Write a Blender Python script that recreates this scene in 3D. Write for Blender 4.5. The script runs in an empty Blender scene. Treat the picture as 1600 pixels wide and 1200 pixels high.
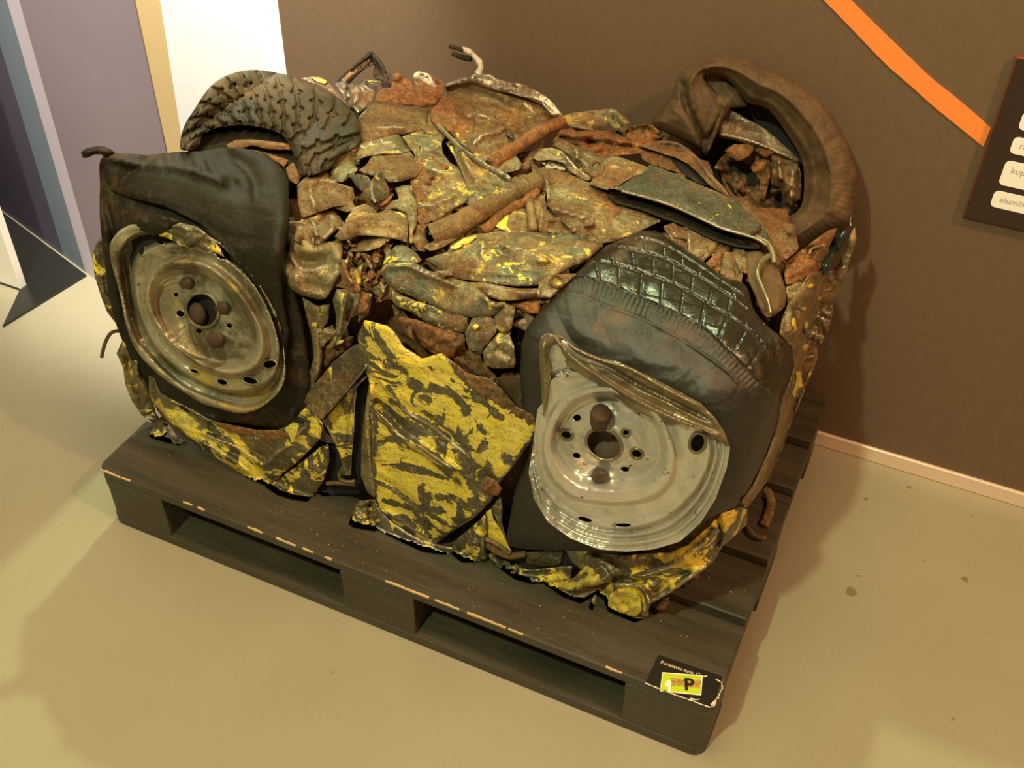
import bpy, bmesh, math, random
import numpy as np
from mathutils import Vector, Euler, Matrix, geometry

# ------------------------------------------------------------------ camera
sc = bpy.context.scene
COL = sc.collection
CAM_POS = np.array([1.28238834, -0.9911528, 1.61583937])
CAM_ROT = (0.85507459, -0.01819717, 0.43055252)
FPX = 1703.57
cam_d = bpy.data.cameras.new('camera')
cam = bpy.data.objects.new('camera', cam_d)
COL.objects.link(cam)
cam.location = CAM_POS
cam.rotation_euler = CAM_ROT
cam_d.sensor_fit = 'HORIZONTAL'
cam_d.sensor_width = 36.0
cam_d.lens = FPX / 1600 * 36.0
cam_d.clip_start = 0.05
sc.camera = cam

# ------------------------------------------------------------------ world, exposure, lights
sc.view_settings.view_transform = 'Standard'
sc.view_settings.look = 'None'
sc.view_settings.gamma = 1.0
sc.view_settings.use_curve_mapping = False
sc.view_settings.exposure = -0.07
wd = bpy.data.worlds.new('world')
sc.world = wd
wd.use_nodes = True
wd.node_tree.nodes['Background'].inputs[0].default_value = (1.0, 0.69, 0.38, 1)
wd.node_tree.nodes['Background'].inputs[1].default_value = 0.30


def lamp(kind, name, loc, aim, energy, color, size=0.3, angle=50, blend=0.5, size_y=None):
    d = bpy.data.lights.new(name, kind)
    d.energy = energy
    d.color = color
    if kind == 'AREA':
        d.size = size
        if size_y:
            d.shape = 'RECTANGLE'
            d.size_y = size_y
    else:
        d.shadow_soft_size = size
    if kind == 'SPOT':
        d.spot_size = math.radians(angle)
        d.spot_blend = blend
    o = bpy.data.objects.new(name, d)
    COL.objects.link(o)
    o.location = loc
    o.rotation_euler = (Vector(aim) - Vector(loc)).to_track_quat('-Z', 'Y').to_euler()
    return o


lamp('SPOT', 'spot_lamp', (0.55, -1.7, 3.1), (0.45, 0.3, 0.3), 270, (0.88, 1.0, 0.62), 0.05, 76, 0.6)
lamp('SPOT', 'spot_lamp', (-0.12, 2.05, 3.4), (0.45, -0.1, 0.2), 270, (0.78, 1.0, 0.50), 0.05, 62, 0.6)
lamp('SPOT', 'spot_lamp', (2.7, -0.3, 3.0), (1.25, 0.5, 0.2), 240, (1.0, 0.56, 0.28), 0.08, 72, 0.8)
lamp('AREA', 'ceiling_lamp', (0.5, -0.3, 3.2), (0.5, 0.2, 0), 40, (1.0, 0.70, 0.46), 1.0)
lamp('SPOT', 'wall_lamp', (-0.28, 0.35, 2.3), (-0.30, 1.05, 0.55), 420, (1.0, 0.97, 0.88), 0.08, 50, 0.5)
lamp('SPOT', 'panel_lamp', (0.2, -0.9, 2.3), (-0.8, 0.65, 0.5), 40, (1.0, 0.86, 0.82), 0.15, 36, 0.8)

# ------------------------------------------------------------------ camera maths: turn a measured pixel into a world point
RM = np.array(Euler(CAM_ROT, 'XYZ').to_matrix())


def rays(P):
    P = np.asarray(P, float).reshape(-1, 2)
    d = np.stack([(P[:, 0] - 800) / FPX, -(P[:, 1] - 600) / FPX, -np.ones(len(P))], 1)
    d = d @ RM.T
    return d / np.linalg.norm(d, axis=1)[:, None]


BLO = np.array([0.03, 0.115, -0.30])
BHI = np.array([1.15, 0.72, 0.70])
BR = 0.085


def sdf(p, infl=0.0):
    c = (BLO + BHI) / 2
    h = (BHI - BLO) / 2 - BR
    q = np.abs(p - c) - h
    return np.linalg.norm(np.maximum(q, 0), axis=1) + np.minimum(q.max(1), 0) - BR - infl


def proxy_t(P):
    d = rays(P)
    t = np.full(len(d), 0.8)
    best = np.full(len(d), 9.0)
    bt = t.copy()
    done = np.zeros(len(d), bool)
    for _ in range(70):
        s = sdf(CAM_POS + d * t[:, None])
        m = (s < best) & ~done
        best[m] = s[m]
        bt[m] = t[m]
        done |= s < 4e-4
        t = np.where(done, t, t + np.maximum(s, 2e-3) * 0.9)
    m = ~done
    if m.any():
        a, b, dm = bt[m] - .06, bt[m] + .06, d[m]
        for _ in range(34):
            u, v = a + (b - a) * .382, a + (b - a) * .618
            l = sdf(CAM_POS + dm * u[:, None]) < sdf(CAM_POS + dm * v[:, None])
            b = np.where(l, v, b)
            a = np.where(l, a, u)
        bt[m] = (a + b) / 2
    return bt, d


def base_points(P, base):
    """distance along the ray for the bale surface, or for a slanting plane Y = a + b*px + c*py"""
    if base is None:
        return proxy_t(P)
    d = rays(P)
    A = np.array([[1, q[0], q[1]] for q in base])
    k = np.linalg.lstsq(A, np.array([q[2] for q in base]), rcond=None)[0]
    P = np.asarray(P, float)
    Y = k[0] + k[1] * P[:, 0] + k[2] * P[:, 1]
    return (Y - CAM_POS[1]) / d[:, 1], d


def floor_pt(px, py, z=0.0):
    d = rays([(px, py)])[0]
    t = (z - CAM_POS[2]) / d[2]
    return CAM_POS + d * t


def wall_pt(px, py, y):
    d = rays([(px, py)])[0]
    t = (y - CAM_POS[1]) / d[1]
    return CAM_POS + d * t


TILE = {'T1': (440, 60, .1875), 'T2': (700, 60, .1875), 'T3': (440, 240, .1875), 'T4': (700, 240, .1875),
        'T5': (960, 160, .1875), 'T6': (1060, 300, .1875), 'T7': (430, 420, .1875), 'T8': (640, 420, .1875),
        'B1': (140, 560, .1875), 'B2': (380, 580, .1875), 'B3': (540, 700, .1875), 'B4': (740, 780, .2),
        'B5': (960, 700, .25), 'B6': (1140, 360, .28333), 'B7': (120, 220, .2125), 'B8': (140, 380, .25),
        'C1': (100, 60, .31667), 'C2': (100, 400, .33333), 'C3': (500, 60, .31667), 'C4': (900, 60, .31667),
        'C5': (440, 360, .2875), 'C6': (780, 340, .3625), 'C7': (480, 560, .3), 'C8': (740, 640, .35),
        'A': (0, 0, 1)}


def tl(k, pts):
    ox, oy, s = TILE[k]
    return [(ox + s * p[0], oy + s * p[1]) + tuple(p[2:]) for p in pts]


# ------------------------------------------------------------------ noise
def _hash(ix, iy, seed):
    h = (ix.astype(np.int64) * 374761393 + iy.astype(np.int64) * 668265263 + seed * 1274126177) & 0xffffffff
    h = ((h ^ (h >> 13)) * 1274126177) & 0xffffffff
    return ((h ^ (h >> 16)) & 0xffff) / 65535.0 * 2 * math.pi


def gn(x, y, seed=0):
    ix, iy = np.floor(x), np.floor(y)
    fx, fy = x - ix, y - iy
    u, v = fx * fx * fx * (fx * (fx * 6 - 15) + 10), fy * fy * fy * (fy * (fy * 6 - 15) + 10)

    def g(a, b):
        t = _hash(ix + a, iy + b, seed)
        return np.cos(t) * (fx - a) + np.sin(t) * (fy - b)
    return ((g(0, 0) * (1 - u) + g(1, 0) * u) * (1 - v) + (g(0, 1) * (1 - u) + g(1, 1) * u) * v) * 1.4


def crumple(x, y, scale, amp, seed, ang=0.0, stretch=1.0, octs=3):
    c, s = math.cos(ang), math.sin(ang)
    X, Y = (x * c + y * s) / stretch, -x * s + y * c
    wx = gn(X / scale * .7, Y / scale * .7, seed + 90) * scale * .5
    wy = gn(X / scale * .7, Y / scale * .7, seed + 91) * scale * .5
    X, Y = X + wx, Y + wy
    out = 0
    a = amp
    for i in range(octs):
        n = gn(X / scale, Y / scale, seed + i * 7)
        out = out + (-1) ** i * (np.abs(n) * 2.2 - .55) * a
        scale *= .48
        a *= .44
    return out


def seg_dist(P, L):
    """distance of points to polyline, signed side and parameter"""
    P = np.asarray(P, float)
    best = np.full(len(P), 1e9)
    side = np.zeros(len(P))
    par = np.zeros(len(P))
    L = np.asarray(L, float)
    n = len(L) - 1
    for i in range(n):
        a, b = L[i], L[i + 1]
        ab = b - a
        l2 = max(ab @ ab, 1e-9)
        t = np.clip(((P - a) @ ab) / l2, 0, 1)
        q = P - a - t[:, None] * ab
        dd = np.hypot(q[:, 0], q[:, 1])
        m = dd < best
        best[m] = dd[m]
        side[m] = np.sign(ab[0] * (P[m, 1] - a[1]) - ab[1] * (P[m, 0] - a[0]))
        par[m] = (i + t[m]) / n
    return best, side, par


def inside(P, poly):
    P = np.asarray(P, float)
    poly = np.asarray(poly, float)
    x, y = P[:, 0], P[:, 1]
    r = np.zeros(len(P), bool)
    j = len(poly) - 1
    for i in range(len(poly)):
        xi, yi = poly[i]
        xj, yj = poly[j]
        if yi != yj:
            m = ((yi > y) != (yj > y)) & (x < (xj - xi) * (y - yi) / (yj - yi) + xi)
            r ^= m
        j = i
    return r


def catmull(pts, closed=True, sub=6):
    P = np.asarray(pts, float)
    n = len(P)
    out = []
    for i in range(n if closed else n - 1):
        if closed:
            p0, p1, p2, p3 = P[i - 1], P[i], P[(i + 1) % n], P[(i + 2) % n]
        else:
            p0, p1, p2, p3 = P[max(i - 1, 0)], P[i], P[i + 1], P[min(i + 2, n - 1)]
        for k in range(sub):
            t = k / sub
            out.append(.5 * ((2 * p1) + (p2 - p0) * t + (2 * p0 - 5 * p1 + 4 * p2 - p3) * t * t + (3 * p1 - p0 - 3 * p2 + p3) * t ** 3))
    if not closed:
        out.append(P[-1])
    return np.array(out)


def resample(P, step, closed=True):
    P = np.asarray(P, float)
    Q = np.vstack([P, P[:1]]) if closed else P
    seg = np.linalg.norm(np.diff(Q[:, :2], axis=0), axis=1)
    s = np.concatenate([[0], np.cumsum(seg)])
    n = max(3, int(round(s[-1] / step)))
    u = np.linspace(0, s[-1], n + (0 if closed else 1), endpoint=not closed)
    return np.stack([np.interp(u, s, Q[:, k]) for k in range(Q.shape[1])], 1)


# ------------------------------------------------------------------ object helpers
def link(name, me, parent=None, mat=None):
    """mesh coordinates are world coordinates, so a child undoes its root's offset"""
    o = bpy.data.objects.new(name, me)
    COL.objects.link(o)
    if mat is not None and not me.materials:
        me.materials.append(mat)
    if parent is not None:
        o.parent = parent
        if parent.parent is None:
            o.matrix_parent_inverse = Matrix.Translation(-Vector(parent.location))
    return o


def empty(name, loc, label, cat, group=None):
    o = bpy.data.objects.new(name, None)
    COL.objects.link(o)
    o.location = loc
    o.empty_display_size = 0.1
    o['label'] = label
    o['category'] = cat
    if group:
        o['group'] = group
    return o


def mesh_from(name, V, F, smooth=True):
    me = bpy.data.meshes.new(name)
    me.from_pydata([tuple(v) for v in V], [], [tuple(int(i) for i in f) for f in F])
    me.validate()
    if smooth:
        me.polygons.foreach_set('use_smooth', [True] * len(me.polygons))
    me.update()
    return me


NP = [0]


def patch(name, outline, mat, parent, chips=(), wearfn=None, off=0.0, roll=.010, rollw=7, bulge=0.0, bw=25, noise=None, creases=(), holes=(),
          step=4.5, base=None, skirt=.030, curve=False, jag=0.0, field=None, label=None, tilt=None):
    """a piece of crushed sheet: outline traced on the photograph, laid on the bale and folded in depth"""
    NP[0] += 1
    seed = NP[0] * 13
    O = np.asarray([p[:2] for p in outline], float)
    if curve:
        O = catmull(O)
    O = resample(O, step)
    if jag > 0:
        s = np.arange(len(O))
        nx = gn(s * .37, s * 0 + .5, seed) * jag + gn(s * .11, s * 0 + 1.5, seed + 1) * jag
        ny = gn(s * .37, s * 0 + 7.5, seed + 2) * jag + gn(s * .11, s * 0 + 9.5, seed + 3) * jag
        O = O + np.stack([nx, ny], 1)
    H = [resample(np.asarray(h, float), step * .7) for h in holes]
    lo, hi = O.min(0), O.max(0)
    gx = np.arange(lo[0], hi[0], step)
    gy = np.arange(lo[1], hi[1], step * .87)
    G = np.array([(x + (step / 2 if j % 2 else 0), y) for j, y in enumerate(gy) for x in gx]).reshape(-1, 2)
    if len(G):
        G = G + np.stack([gn(G[:, 0] * 3.1, G[:, 1] * 3.1, 5), gn(G[:, 0] * 3.1, G[:, 1] * 3.1, 6)], 1) * step * .15
        G = G[inside(G, O)]
        if len(G):
            dd, _, _ = seg_dist(G, np.vstack([O, O[:1]]))
            G = G[dd > step * .55]
        for h in H:
            dd, _, _ = seg_dist(G, np.vstack([h, h[:1]]))
            G = G[(dd > step * .5) & ~inside(G, h)]
    allp = [O] + H + ([G] if len(G) else [])
    P = np.vstack(allp)
    edges = []
    k = 0
    for L in [O] + H:
        n = len(L)
        edges += [(k + i, k + (i + 1) % n) for i in range(n)]
        k += n
    res = geometry.delaunay_2d_cdt([Vector(q) for q in P], edges, [], 0, 1e-5)
    V2 = np.array([(v.x, v.y) for v in res[0]])
    T = np.array([list(f) for f in res[2]])
    cen = V2[T].mean(1)
    keep = inside(cen, O)
    for h in H:
        keep &= ~inside(cen, h)
    T = T[keep]
    used = np.unique(T)
    rm = -np.ones(len(V2), int)
    rm[used] = np.arange(len(used))
    V2, T = V2[used], rm[T]
    t, d = base_points(V2, base)
    de, _, _ = seg_dist(V2, np.vstack([O, O[:1]]))
    h = np.full(len(V2), off)
    wear = .75 * np.exp(-de / 1.6)
    roll, rollw = roll * .6, rollw * .7
    h -= roll * np.exp(-de / rollw)
    if bulge:
        h += bulge * (1 - np.exp(-de / bw))
    x, y = V2[:, 0], V2[:, 1]
    if noise:
        a, s_ = noise[0], noise[1]
        ang = noise[2] if len(noise) > 2 else 0.0
        st = noise[3] if len(noise) > 3 else 1.0
        a = a * min(1.0, (hi - lo).min() / (1.6 * s_) + .15)
        h += crumple(x, y, s_, a * .8, seed, ang, st)
        # sharp straight folds of pressed sheet metal
        rf = random.Random(seed)
        nf = int(min(16, 2 + (hi - lo).prod() / (s_ * s_ * 5)))
        wx = x + gn(x / 40, y / 40, seed + 50) * 14
        wy = y + gn(x / 40, y / 40, seed + 51) * 14
        for _ in range(nf):
            cx, cy = rf.uniform(lo[0], hi[0]), rf.uniform(lo[1], hi[1])
            an = ang + rf.gauss(0, .5 if st > 1.3 else 1.2)
            L_ = s_ * rf.uniform(1.0, 3.0) * st ** .5
            w_ = s_ * rf.uniform(.22, .5)
            ax = (wx - cx) * math.cos(an) + (wy - cy) * math.sin(an)
            ay = -(wx - cx) * math.sin(an) + (wy - cy) * math.cos(an)
            pr = np.maximum(0, 1 - np.abs(ay) / w_) * np.clip(1.2 - np.abs(ax) / L_, 0, 1)
            q_ = rf.choice((1.0, 1.1, -.9)) * rf.uniform(.9, 1.8)
            h += pr * a * q_
            if q_ > 0:
                wear = np.maximum(wear, np.clip(1 - np.abs(ay) / 2.2, 0, 1) * np.clip(1.1 - np.abs(ax) / L_, 0, 1) * .8)
    if tilt:
        h += tilt[0] * (x - x.mean()) / 100 + tilt[1] * (y - y.mean()) / 100
    for cr in creases:
        L, w, hh = np.asarray(cr[0], float)[:, :2], cr[1], cr[2]
        kind = cr[3] if len(cr) > 3 else 'r'
        if len(L) > 2:
            L = catmull(L, False, 5)
        dd, side, par = seg_dist(V2, L)
        if kind == 'r':
            pr = np.maximum(0, 1 - dd / w) ** 1.4
        elif kind == 'g':
            pr = np.exp(-(dd / w) ** 2)
        elif kind == 's':
            pr = np.exp(-dd / w) * (side > 0)
        else:
            pr = np.where(side > 0, 1 - np.exp(-dd / w), 0)
        if kind != 'g':
            pr = pr * np.clip(np.minimum(par, 1 - par) * 8 + .25, 0, 1)
        h += hh * pr * 1.5
        if hh > 0 and kind == 'r':
            wear = np.maximum(wear, np.clip(1.3 - dd / 2.4, 0, 1) * np.clip(np.minimum(par, 1 - par) * 8 + .1, 0, 1))
    if field is not None:
        h += field(V2)
    W = CAM_POS + d * np.minimum(t - h, (0.150 - CAM_POS[2]) / np.minimum(d[:, 2], -1e-4))[:, None]
    # boundary skirt
    ec = {}
    for a, b, c in T:
        for e in ((a, b), (b, c), (c, a)):
            ec[e] = ec.get(e, 0) + 1
    bnd = [e for e in ec if (e[1], e[0]) not in ec]
    bv = sorted({v for e in bnd for v in e})
    bi = {v: len(W) + i for i, v in enumerate(bv)}
    W2 = W[bv] + d[bv] * skirt
    low = W2[:, 2] < .1500
    W2[low] = W[bv][low]
    W2[low, 1] += .012
    W2[low, 2] = np.maximum(.1500, W[bv][low, 2] - .012)
    F = [tuple(f) for f in T] + [(e[1], e[0], bi[e[0]], bi[e[1]]) for e in bnd]
    # faces towards the camera
    n0 = np.cross(W[T[0][1]] - W[T[0][0]], W[T[0][2]] - W[T[0][0]])
    if n0 @ (CAM_POS - W[T[0][0]]) < 0:
        F = [f[::-1] for f in F]
    me = mesh_from(name, np.vstack([W, W2]), F)
    if wearfn is not None:
        wear = wearfn(V2)
    if chips:
        ch = np.zeros(len(V2))
        for L, w in chips:
            L = np.asarray(L, float)
            dd, _, _ = seg_dist(V2, catmull(L, False, 4) if len(L) > 2 else L)
            ch = np.maximum(ch, np.clip(1 - dd / w, 0, 1))
        at = me.attributes.new('chip', 'FLOAT', 'POINT')
        at.data.foreach_set('value', np.concatenate([ch, ch[bv]]).astype(np.float32))
    at = me.attributes.new('wear', 'FLOAT', 'POINT')
    at.data.foreach_set('value', np.concatenate([wear, wear[bv]]).astype(np.float32))
    o = link(name, me, parent, mat)
    if label:
        o['label'] = label
    return o


def tube(name, pts, r, mat, parent, base=None, seg=10, flat=1.0, closed=False, r_end=None, label=None, wob=0.0):
    """pts: (px, py, offset towards the viewer in metres)"""
    P = np.array([tuple(p) if len(p) > 2 else tuple(p) + (0.0,) for p in pts], float)
    P = catmull(P, closed, 6)
    t, d = base_points(P[:, :2], base)
    C = CAM_POS + d * (t - P[:, 2])[:, None]
    n = len(C)
    V, F = [], []
    up = None
    for i in range(n):
        a = C[(i + 1) % n] if (closed or i < n - 1) else C[i]
        b = C[i - 1] if (closed or i > 0) else C[i]
        tan = a - b
        tan /= np.linalg.norm(tan) + 1e-9
        view = d[i]
        s = np.cross(tan, view)
        s /= np.linalg.norm(s) + 1e-9
        u = np.cross(s, tan)
        k = i / max(n - 1, 1)
        rr = r if r_end is None else r * (1 - k) + r_end * k
        rr *= 1 + wob * math.sin(i * 1.3) * .5 + wob * math.sin(i * .61 + 1)
        for j in range(seg):
            an = 2 * math.pi * j / seg
            V.append(C[i] + s * math.cos(an) * rr + u * math.sin(an) * rr * flat)
    m = n if closed else n - 1
    for i in range(m):
        for j in range(seg):
            a, b = i * seg + j, i * seg + (j + 1) % seg
            c, e = ((i + 1) % n) * seg + (j + 1) % seg, ((i + 1) % n) * seg + j
            F.append((a, b, c, e))
    if not closed:
        F.append(tuple(range(seg))[::-1])
        F.append(tuple((n - 1) * seg + j for j in range(seg)))
    V = [(q[0], q[1], max(q[2], .150)) for q in V]
    me = mesh_from(name, V, F)
    bm = bmesh.new()
    bm.from_mesh(me)
    bmesh.ops.recalc_face_normals(bm, faces=bm.faces)
    bm.to_mesh(me)
    bm.free()
    o = link(name, me, parent, mat)
    if label:
        o['label'] = label
    return o


def box_mesh(name, lo, hi, bev=0.003, segs=1, cham=None):
    bm = bmesh.new()
    lo, hi = Vector(lo), Vector(hi)
    bmesh.ops.create_cube(bm, size=1.0)
    for v in bm.verts:
        v.co = Vector(((lo.x + hi.x) / 2 + v.co.x * (hi.x - lo.x), (lo.y + hi.y) / 2 + v.co.y * (hi.y - lo.y), (lo.z + hi.z) / 2 + v.co.z * (hi.z - lo.z)))
    if cham:
        es = [e for e in bm.edges if cham(e)]
        bmesh.ops.bevel(bm, geom=es, offset=0.024, segments=5, affect='EDGES', profile=.5)
    if bev:
        bmesh.ops.bevel(bm, geom=list(bm.edges), offset=bev, segments=segs, affect='EDGES', clamp_overlap=True)
    me = bpy.data.meshes.new(name)
    bm.to_mesh(me)
    bm.free()
    return me


# ------------------------------------------------------------------ materials
class NT:
    def __init__(self, name):
        self.m = bpy.data.materials.new(name)
        self.m.use_nodes = True
        self.t = self.m.node_tree
        self.b = self.t.nodes['Principled BSDF']
        self.tc = self.t.nodes.new('ShaderNodeTexCoord')
        self.vec = self.tc.outputs['Object']

    def n(self, kind, **kw):
        nd = self.t.nodes.new(kind)
        for k, v in kw.items():
            setattr(nd, k, v)
        return nd

    def put(self, sock, v):
        if isinstance(v, bpy.types.NodeSocket):
            self.t.links.new(v, sock)
        elif isinstance(v, tuple) and len(v) == 3 and sock.type == 'RGBA':
            sock.default_value = v + (1,)
        else:
            sock.default_value = v

    def mapping(self, loc=(0, 0, 0), scale=(1, 1, 1), rot=(0, 0, 0)):
        nd = self.n('ShaderNodeMapping')
        self.put(nd.inputs['Vector'], self.vec)
        nd.inputs['Location'].default_value = loc
        nd.inputs['Scale'].default_value = scale
        nd.inputs['Rotation'].default_value = rot
        return nd.outputs[0]

    def noise(self, scale, detail=6, rough=.6, dist=0.0, vec=None):
        nd = self.n('ShaderNodeTexNoise')
        self.put(nd.inputs['Vector'], vec if vec is not None else self.vec)
        nd.inputs['Scale'].default_value = scale
        nd.inputs['Detail'].default_value = detail
        nd.inputs['Roughness'].default_value = rough
        nd.inputs['Distortion'].default_value = dist
        return nd.outputs['Fac']

    def rng(self, v, a, b, c=0.0, d=1.0):
        nd = self.n('ShaderNodeMapRange')
        self.put(nd.inputs[0], v)
        nd.inputs[1].default_value = a
        nd.inputs[2].default_value = b
        nd.inputs[3].default_value = c
        nd.inputs[4].default_value = d
        return nd.outputs[0]

    def math(self, op, a, b=0.0):
        nd = self.n('ShaderNodeMath', operation=op)
        self.put(nd.inputs[0], a)
        self.put(nd.inputs[1], b)
        return nd.outputs[0]

    def mix(self, f, a, b):
        nd = self.n('ShaderNodeMix', data_type='RGBA')
        self.put(nd.inputs[0], f)
        self.put(nd.inputs[6], a)
        self.put(nd.inputs[7], b)
        return nd.outputs[2]

    def bump(self, h, strength=.3, dist=.01, nrm=None):
        nd = self.n('ShaderNodeBump')
        nd.inputs['Strength'].default_value = strength
        nd.inputs['Distance'].default_value = dist
        self.put(nd.inputs['Height'], h)
        if nrm is not None:
            self.put(nd.inputs['Normal'], nrm)
        return nd.outputs[0]

    def set(self, **kw):
        for k, v in kw.items():
            self.put(self.b.inputs[k.replace('_', ' ')], v)
        return self.m


YEL = (0.92, 0.68, 0.045)
OLIVE = (0.235, 0.20, 0.10)


def sheet_mat(name, yellow=0.0, rust=0.4, orange=0.4, base=OLIVE, seed=0, metal=.5, rough=.32, yscale=14, ydist=.9, rustsc=9, scratch=True, dusty=.7, wearamt=.95, chip=False, speck=.6):
    T = NT(name)
    v = T.mapping(loc=(seed * 3.17, seed * 1.31, seed * .77))
    var = T.noise(16, 5, .6, 0, v)
    col = T.mix(T.rng(var, .3, .7), tuple(c * .6 for c in base), tuple(min(1, c * 1.45) for c in base))
    fine = T.noise(90, 4, .7, 0, v)
    col = T.mix(T.rng(fine, .56, .66, 0, speck), col, (0.46, 0.39, 0.24))
    col = T.mix(T.rng(T.noise(125, 4, .7, 0, v), .54, .66, 0, .8), col, (0.040, 0.028, 0.013))
    my = None
    if yellow > 0:
        n = T.noise(yscale, 7, .62, ydist, v)
        n2 = T.noise(yscale * 5, 4, .6, .3, v)
        n = T.math('ADD', n, T.math('MULTIPLY', T.math('SUBTRACT', n2, .5), .16))
        thr = .655 - .31 * yellow
        my = T.rng(n, thr, thr + .008)
        if scratch:
            vs = T.mapping(scale=(1, 1, 2.6), rot=(0, .7, .4))
            s = T.noise(26, 6, .65, 1.2, vs)
            ln = T.rng(T.math('ABSOLUTE', T.math('SUBTRACT', s, .5)), .006, .012)
            my = T.math('MULTIPLY', my, T.math('MAXIMUM', ln, .0))
        if chip:
            ca = T.n('ShaderNodeAttribute', attribute_name='chip').outputs['Fac']
            ca = T.math('ADD', ca, T.math('MULTIPLY', T.math('SUBTRACT', T.noise(19, 8, .72, 1.0, v), .5), 3.8))
            my = T.math('MULTIPLY', my, T.rng(ca, .44, .47, 1.0, 0.0))
        yc = T.mix(T.rng(T.noise(30, 4, .6, 0, v), .35, .7), YEL, (0.80, 0.60, 0.12))
        yc = T.mix(T.rng(T.noise(11, 6, .7, 0, v), .62, .7, 0, .55), yc, (0.62, 0.55, 0.36))
        col = T.mix(my, col, yc)
    dm = T.math('ADD', T.noise(6, 8, .7, .3, v), T.math('MULTIPLY', T.math('SUBTRACT', T.noise(75, 4, .7, 0, v), .5), .35))
    dust = T.rng(dm, .60 - .2 * dusty, .78 - .2 * dusty, 0, .85)
    if dusty > 0:
        col = T.mix(dust, col, T.mix(T.rng(fine, .35, .6), (0.19, 0.10, 0.030), (0.42, 0.245, 0.065)))
    mr = T.math('ADD', T.noise(rustsc, 9, .70, .4, v), T.math('MULTIPLY', T.math('SUBTRACT', T.noise(60, 4, .7, 0, v), .5), .22))
    thr = .68 - .36 * rust
    mr = T.rng(mr, thr - .05, thr + .07)
    rc = T.mix(T.rng(T.noise(22, 6, .65, 0, v), .3, .7), (0.105, 0.046, 0.015), (0.32, 0.165, 0.045))
    rc = T.mix(T.rng(T.noise(6.5, 5, .6, .3, v), .62 - .3 * orange, .74 - .3 * orange), rc, T.mix(T.rng(fine, .4, .6), (0.21, 0.080, 0.020), (0.42, 0.165, 0.036)))
    rc = T.mix(T.rng(T.noise(120, 5, .75, 0, v), .46, .68, 0, .85), rc, (0.045, 0.020, 0.008))
    if rust > 0:
        col = T.mix(mr, col, rc)
    keep = T.math('SUBTRACT', 1.0, mr) if rust > 0 else T.math('ADD', 1.0, 0.0)
    met = T.math('MULTIPLY', T.math('MULTIPLY', keep, T.math('SUBTRACT', 1.0, dust)), metal)
    if my is not None:
        met = T.math('MULTIPLY', met, T.math('SUBTRACT', 1.0, my))
    wa = T.n('ShaderNodeAttribute', attribute_name='wear').outputs['Fac']
    wv = T.rng(T.math('ADD', wa, T.math('MULTIPLY', T.math('SUBTRACT', T.noise(20, 5, .7, .3, v), .5), 2.2)), .62, .80, 0, wearamt)
    gr = T.noise(330, 4, .75, 0, v)
    ga = T.math('MULTIPLY', T.rng(gr, .52, .64, 0, .75), T.math('SUBTRACT', 1.0, T.math('MULTIPLY', my, .75)) if my is not None else 1.0)
    col = T.mix(ga, col, T.mix(.30, (0, 0, 0), col))
    col = T.mix(T.rng(gr, .48, .36, 0, .40), col, T.mix(.6, (0.60, 0.45, 0.22), col))
    col = T.mix(wv, col, (0.52, 0.42, 0.29))
    met = T.math('MAXIMUM', met, T.math('MULTIPLY', wv, .9))
    ro = T.math('ADD', T.math('MULTIPLY', T.math('MAXIMUM', T.math('SUBTRACT', 1.0, keep), dust), .70 - rough), T.rng(var, .3, .7, rough - .08, rough + .10))
    b1 = T.bump(T.noise(26, 3, .5, .5, v), .30, .003)
    b2 = T.bump(T.math('MULTIPLY', T.noise(190, 8, .78, 0, v), T.math('ADD', T.math('MULTIPLY', T.math('SUBTRACT', 1.0, keep), .8), .34)), .7, .0040, b1)
    ro = T.math('ADD', T.math('MULTIPLY', ro, T.math('SUBTRACT', 1.0, wv)), T.math('MULTIPLY', wv, .27))
    return T.set(Base_Color=col, Metallic=met, Roughness=ro, Normal=b2)


def rubber_mat(name, dust=.3, tint=(0.30, 0.17, 0.07), rough=.42, base=(0.017, 0.013, 0.007), seed=0, gloss=0):
    T = NT(name)
    v = T.mapping(loc=(seed * 2.1, seed, 0))
    n = T.noise(7, 8, .7, .3, v)
    thr = .66 - .34 * dust
    m = T.rng(n, thr - .08, thr + .14, 0, .75)
    g = T.rng(T.noise(210, 6, .75, 0, v), .38, .70, 0, .8)
    col = T.mix(g, tuple(c * .7 for c in base), tuple(c * 2.0 for c in base))
    col = T.mix(m, col, T.mix(T.rng(T.noise(25, 5, .6, 0, v), .3, .7), tuple(c * .35 for c in tint), tint))
    ro = T.math('ADD', rough, T.math('MULTIPLY', m, .35))
    if gloss:
        wa = T.n('ShaderNodeAttribute', attribute_name='wear').outputs['Fac']
        ro = T.math('SUBTRACT', ro, T.math('MULTIPLY', wa, gloss))
    b = T.bump(T.noise(130, 5, .7, 0, v), .3, .0018, T.bump(T.noise(18, 4, .6, .5, v), .25, .003))
    return T.set(Base_Color=col, Roughness=ro, Normal=b, Specular_IOR_Level=.20 + gloss * 1.2)


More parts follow.
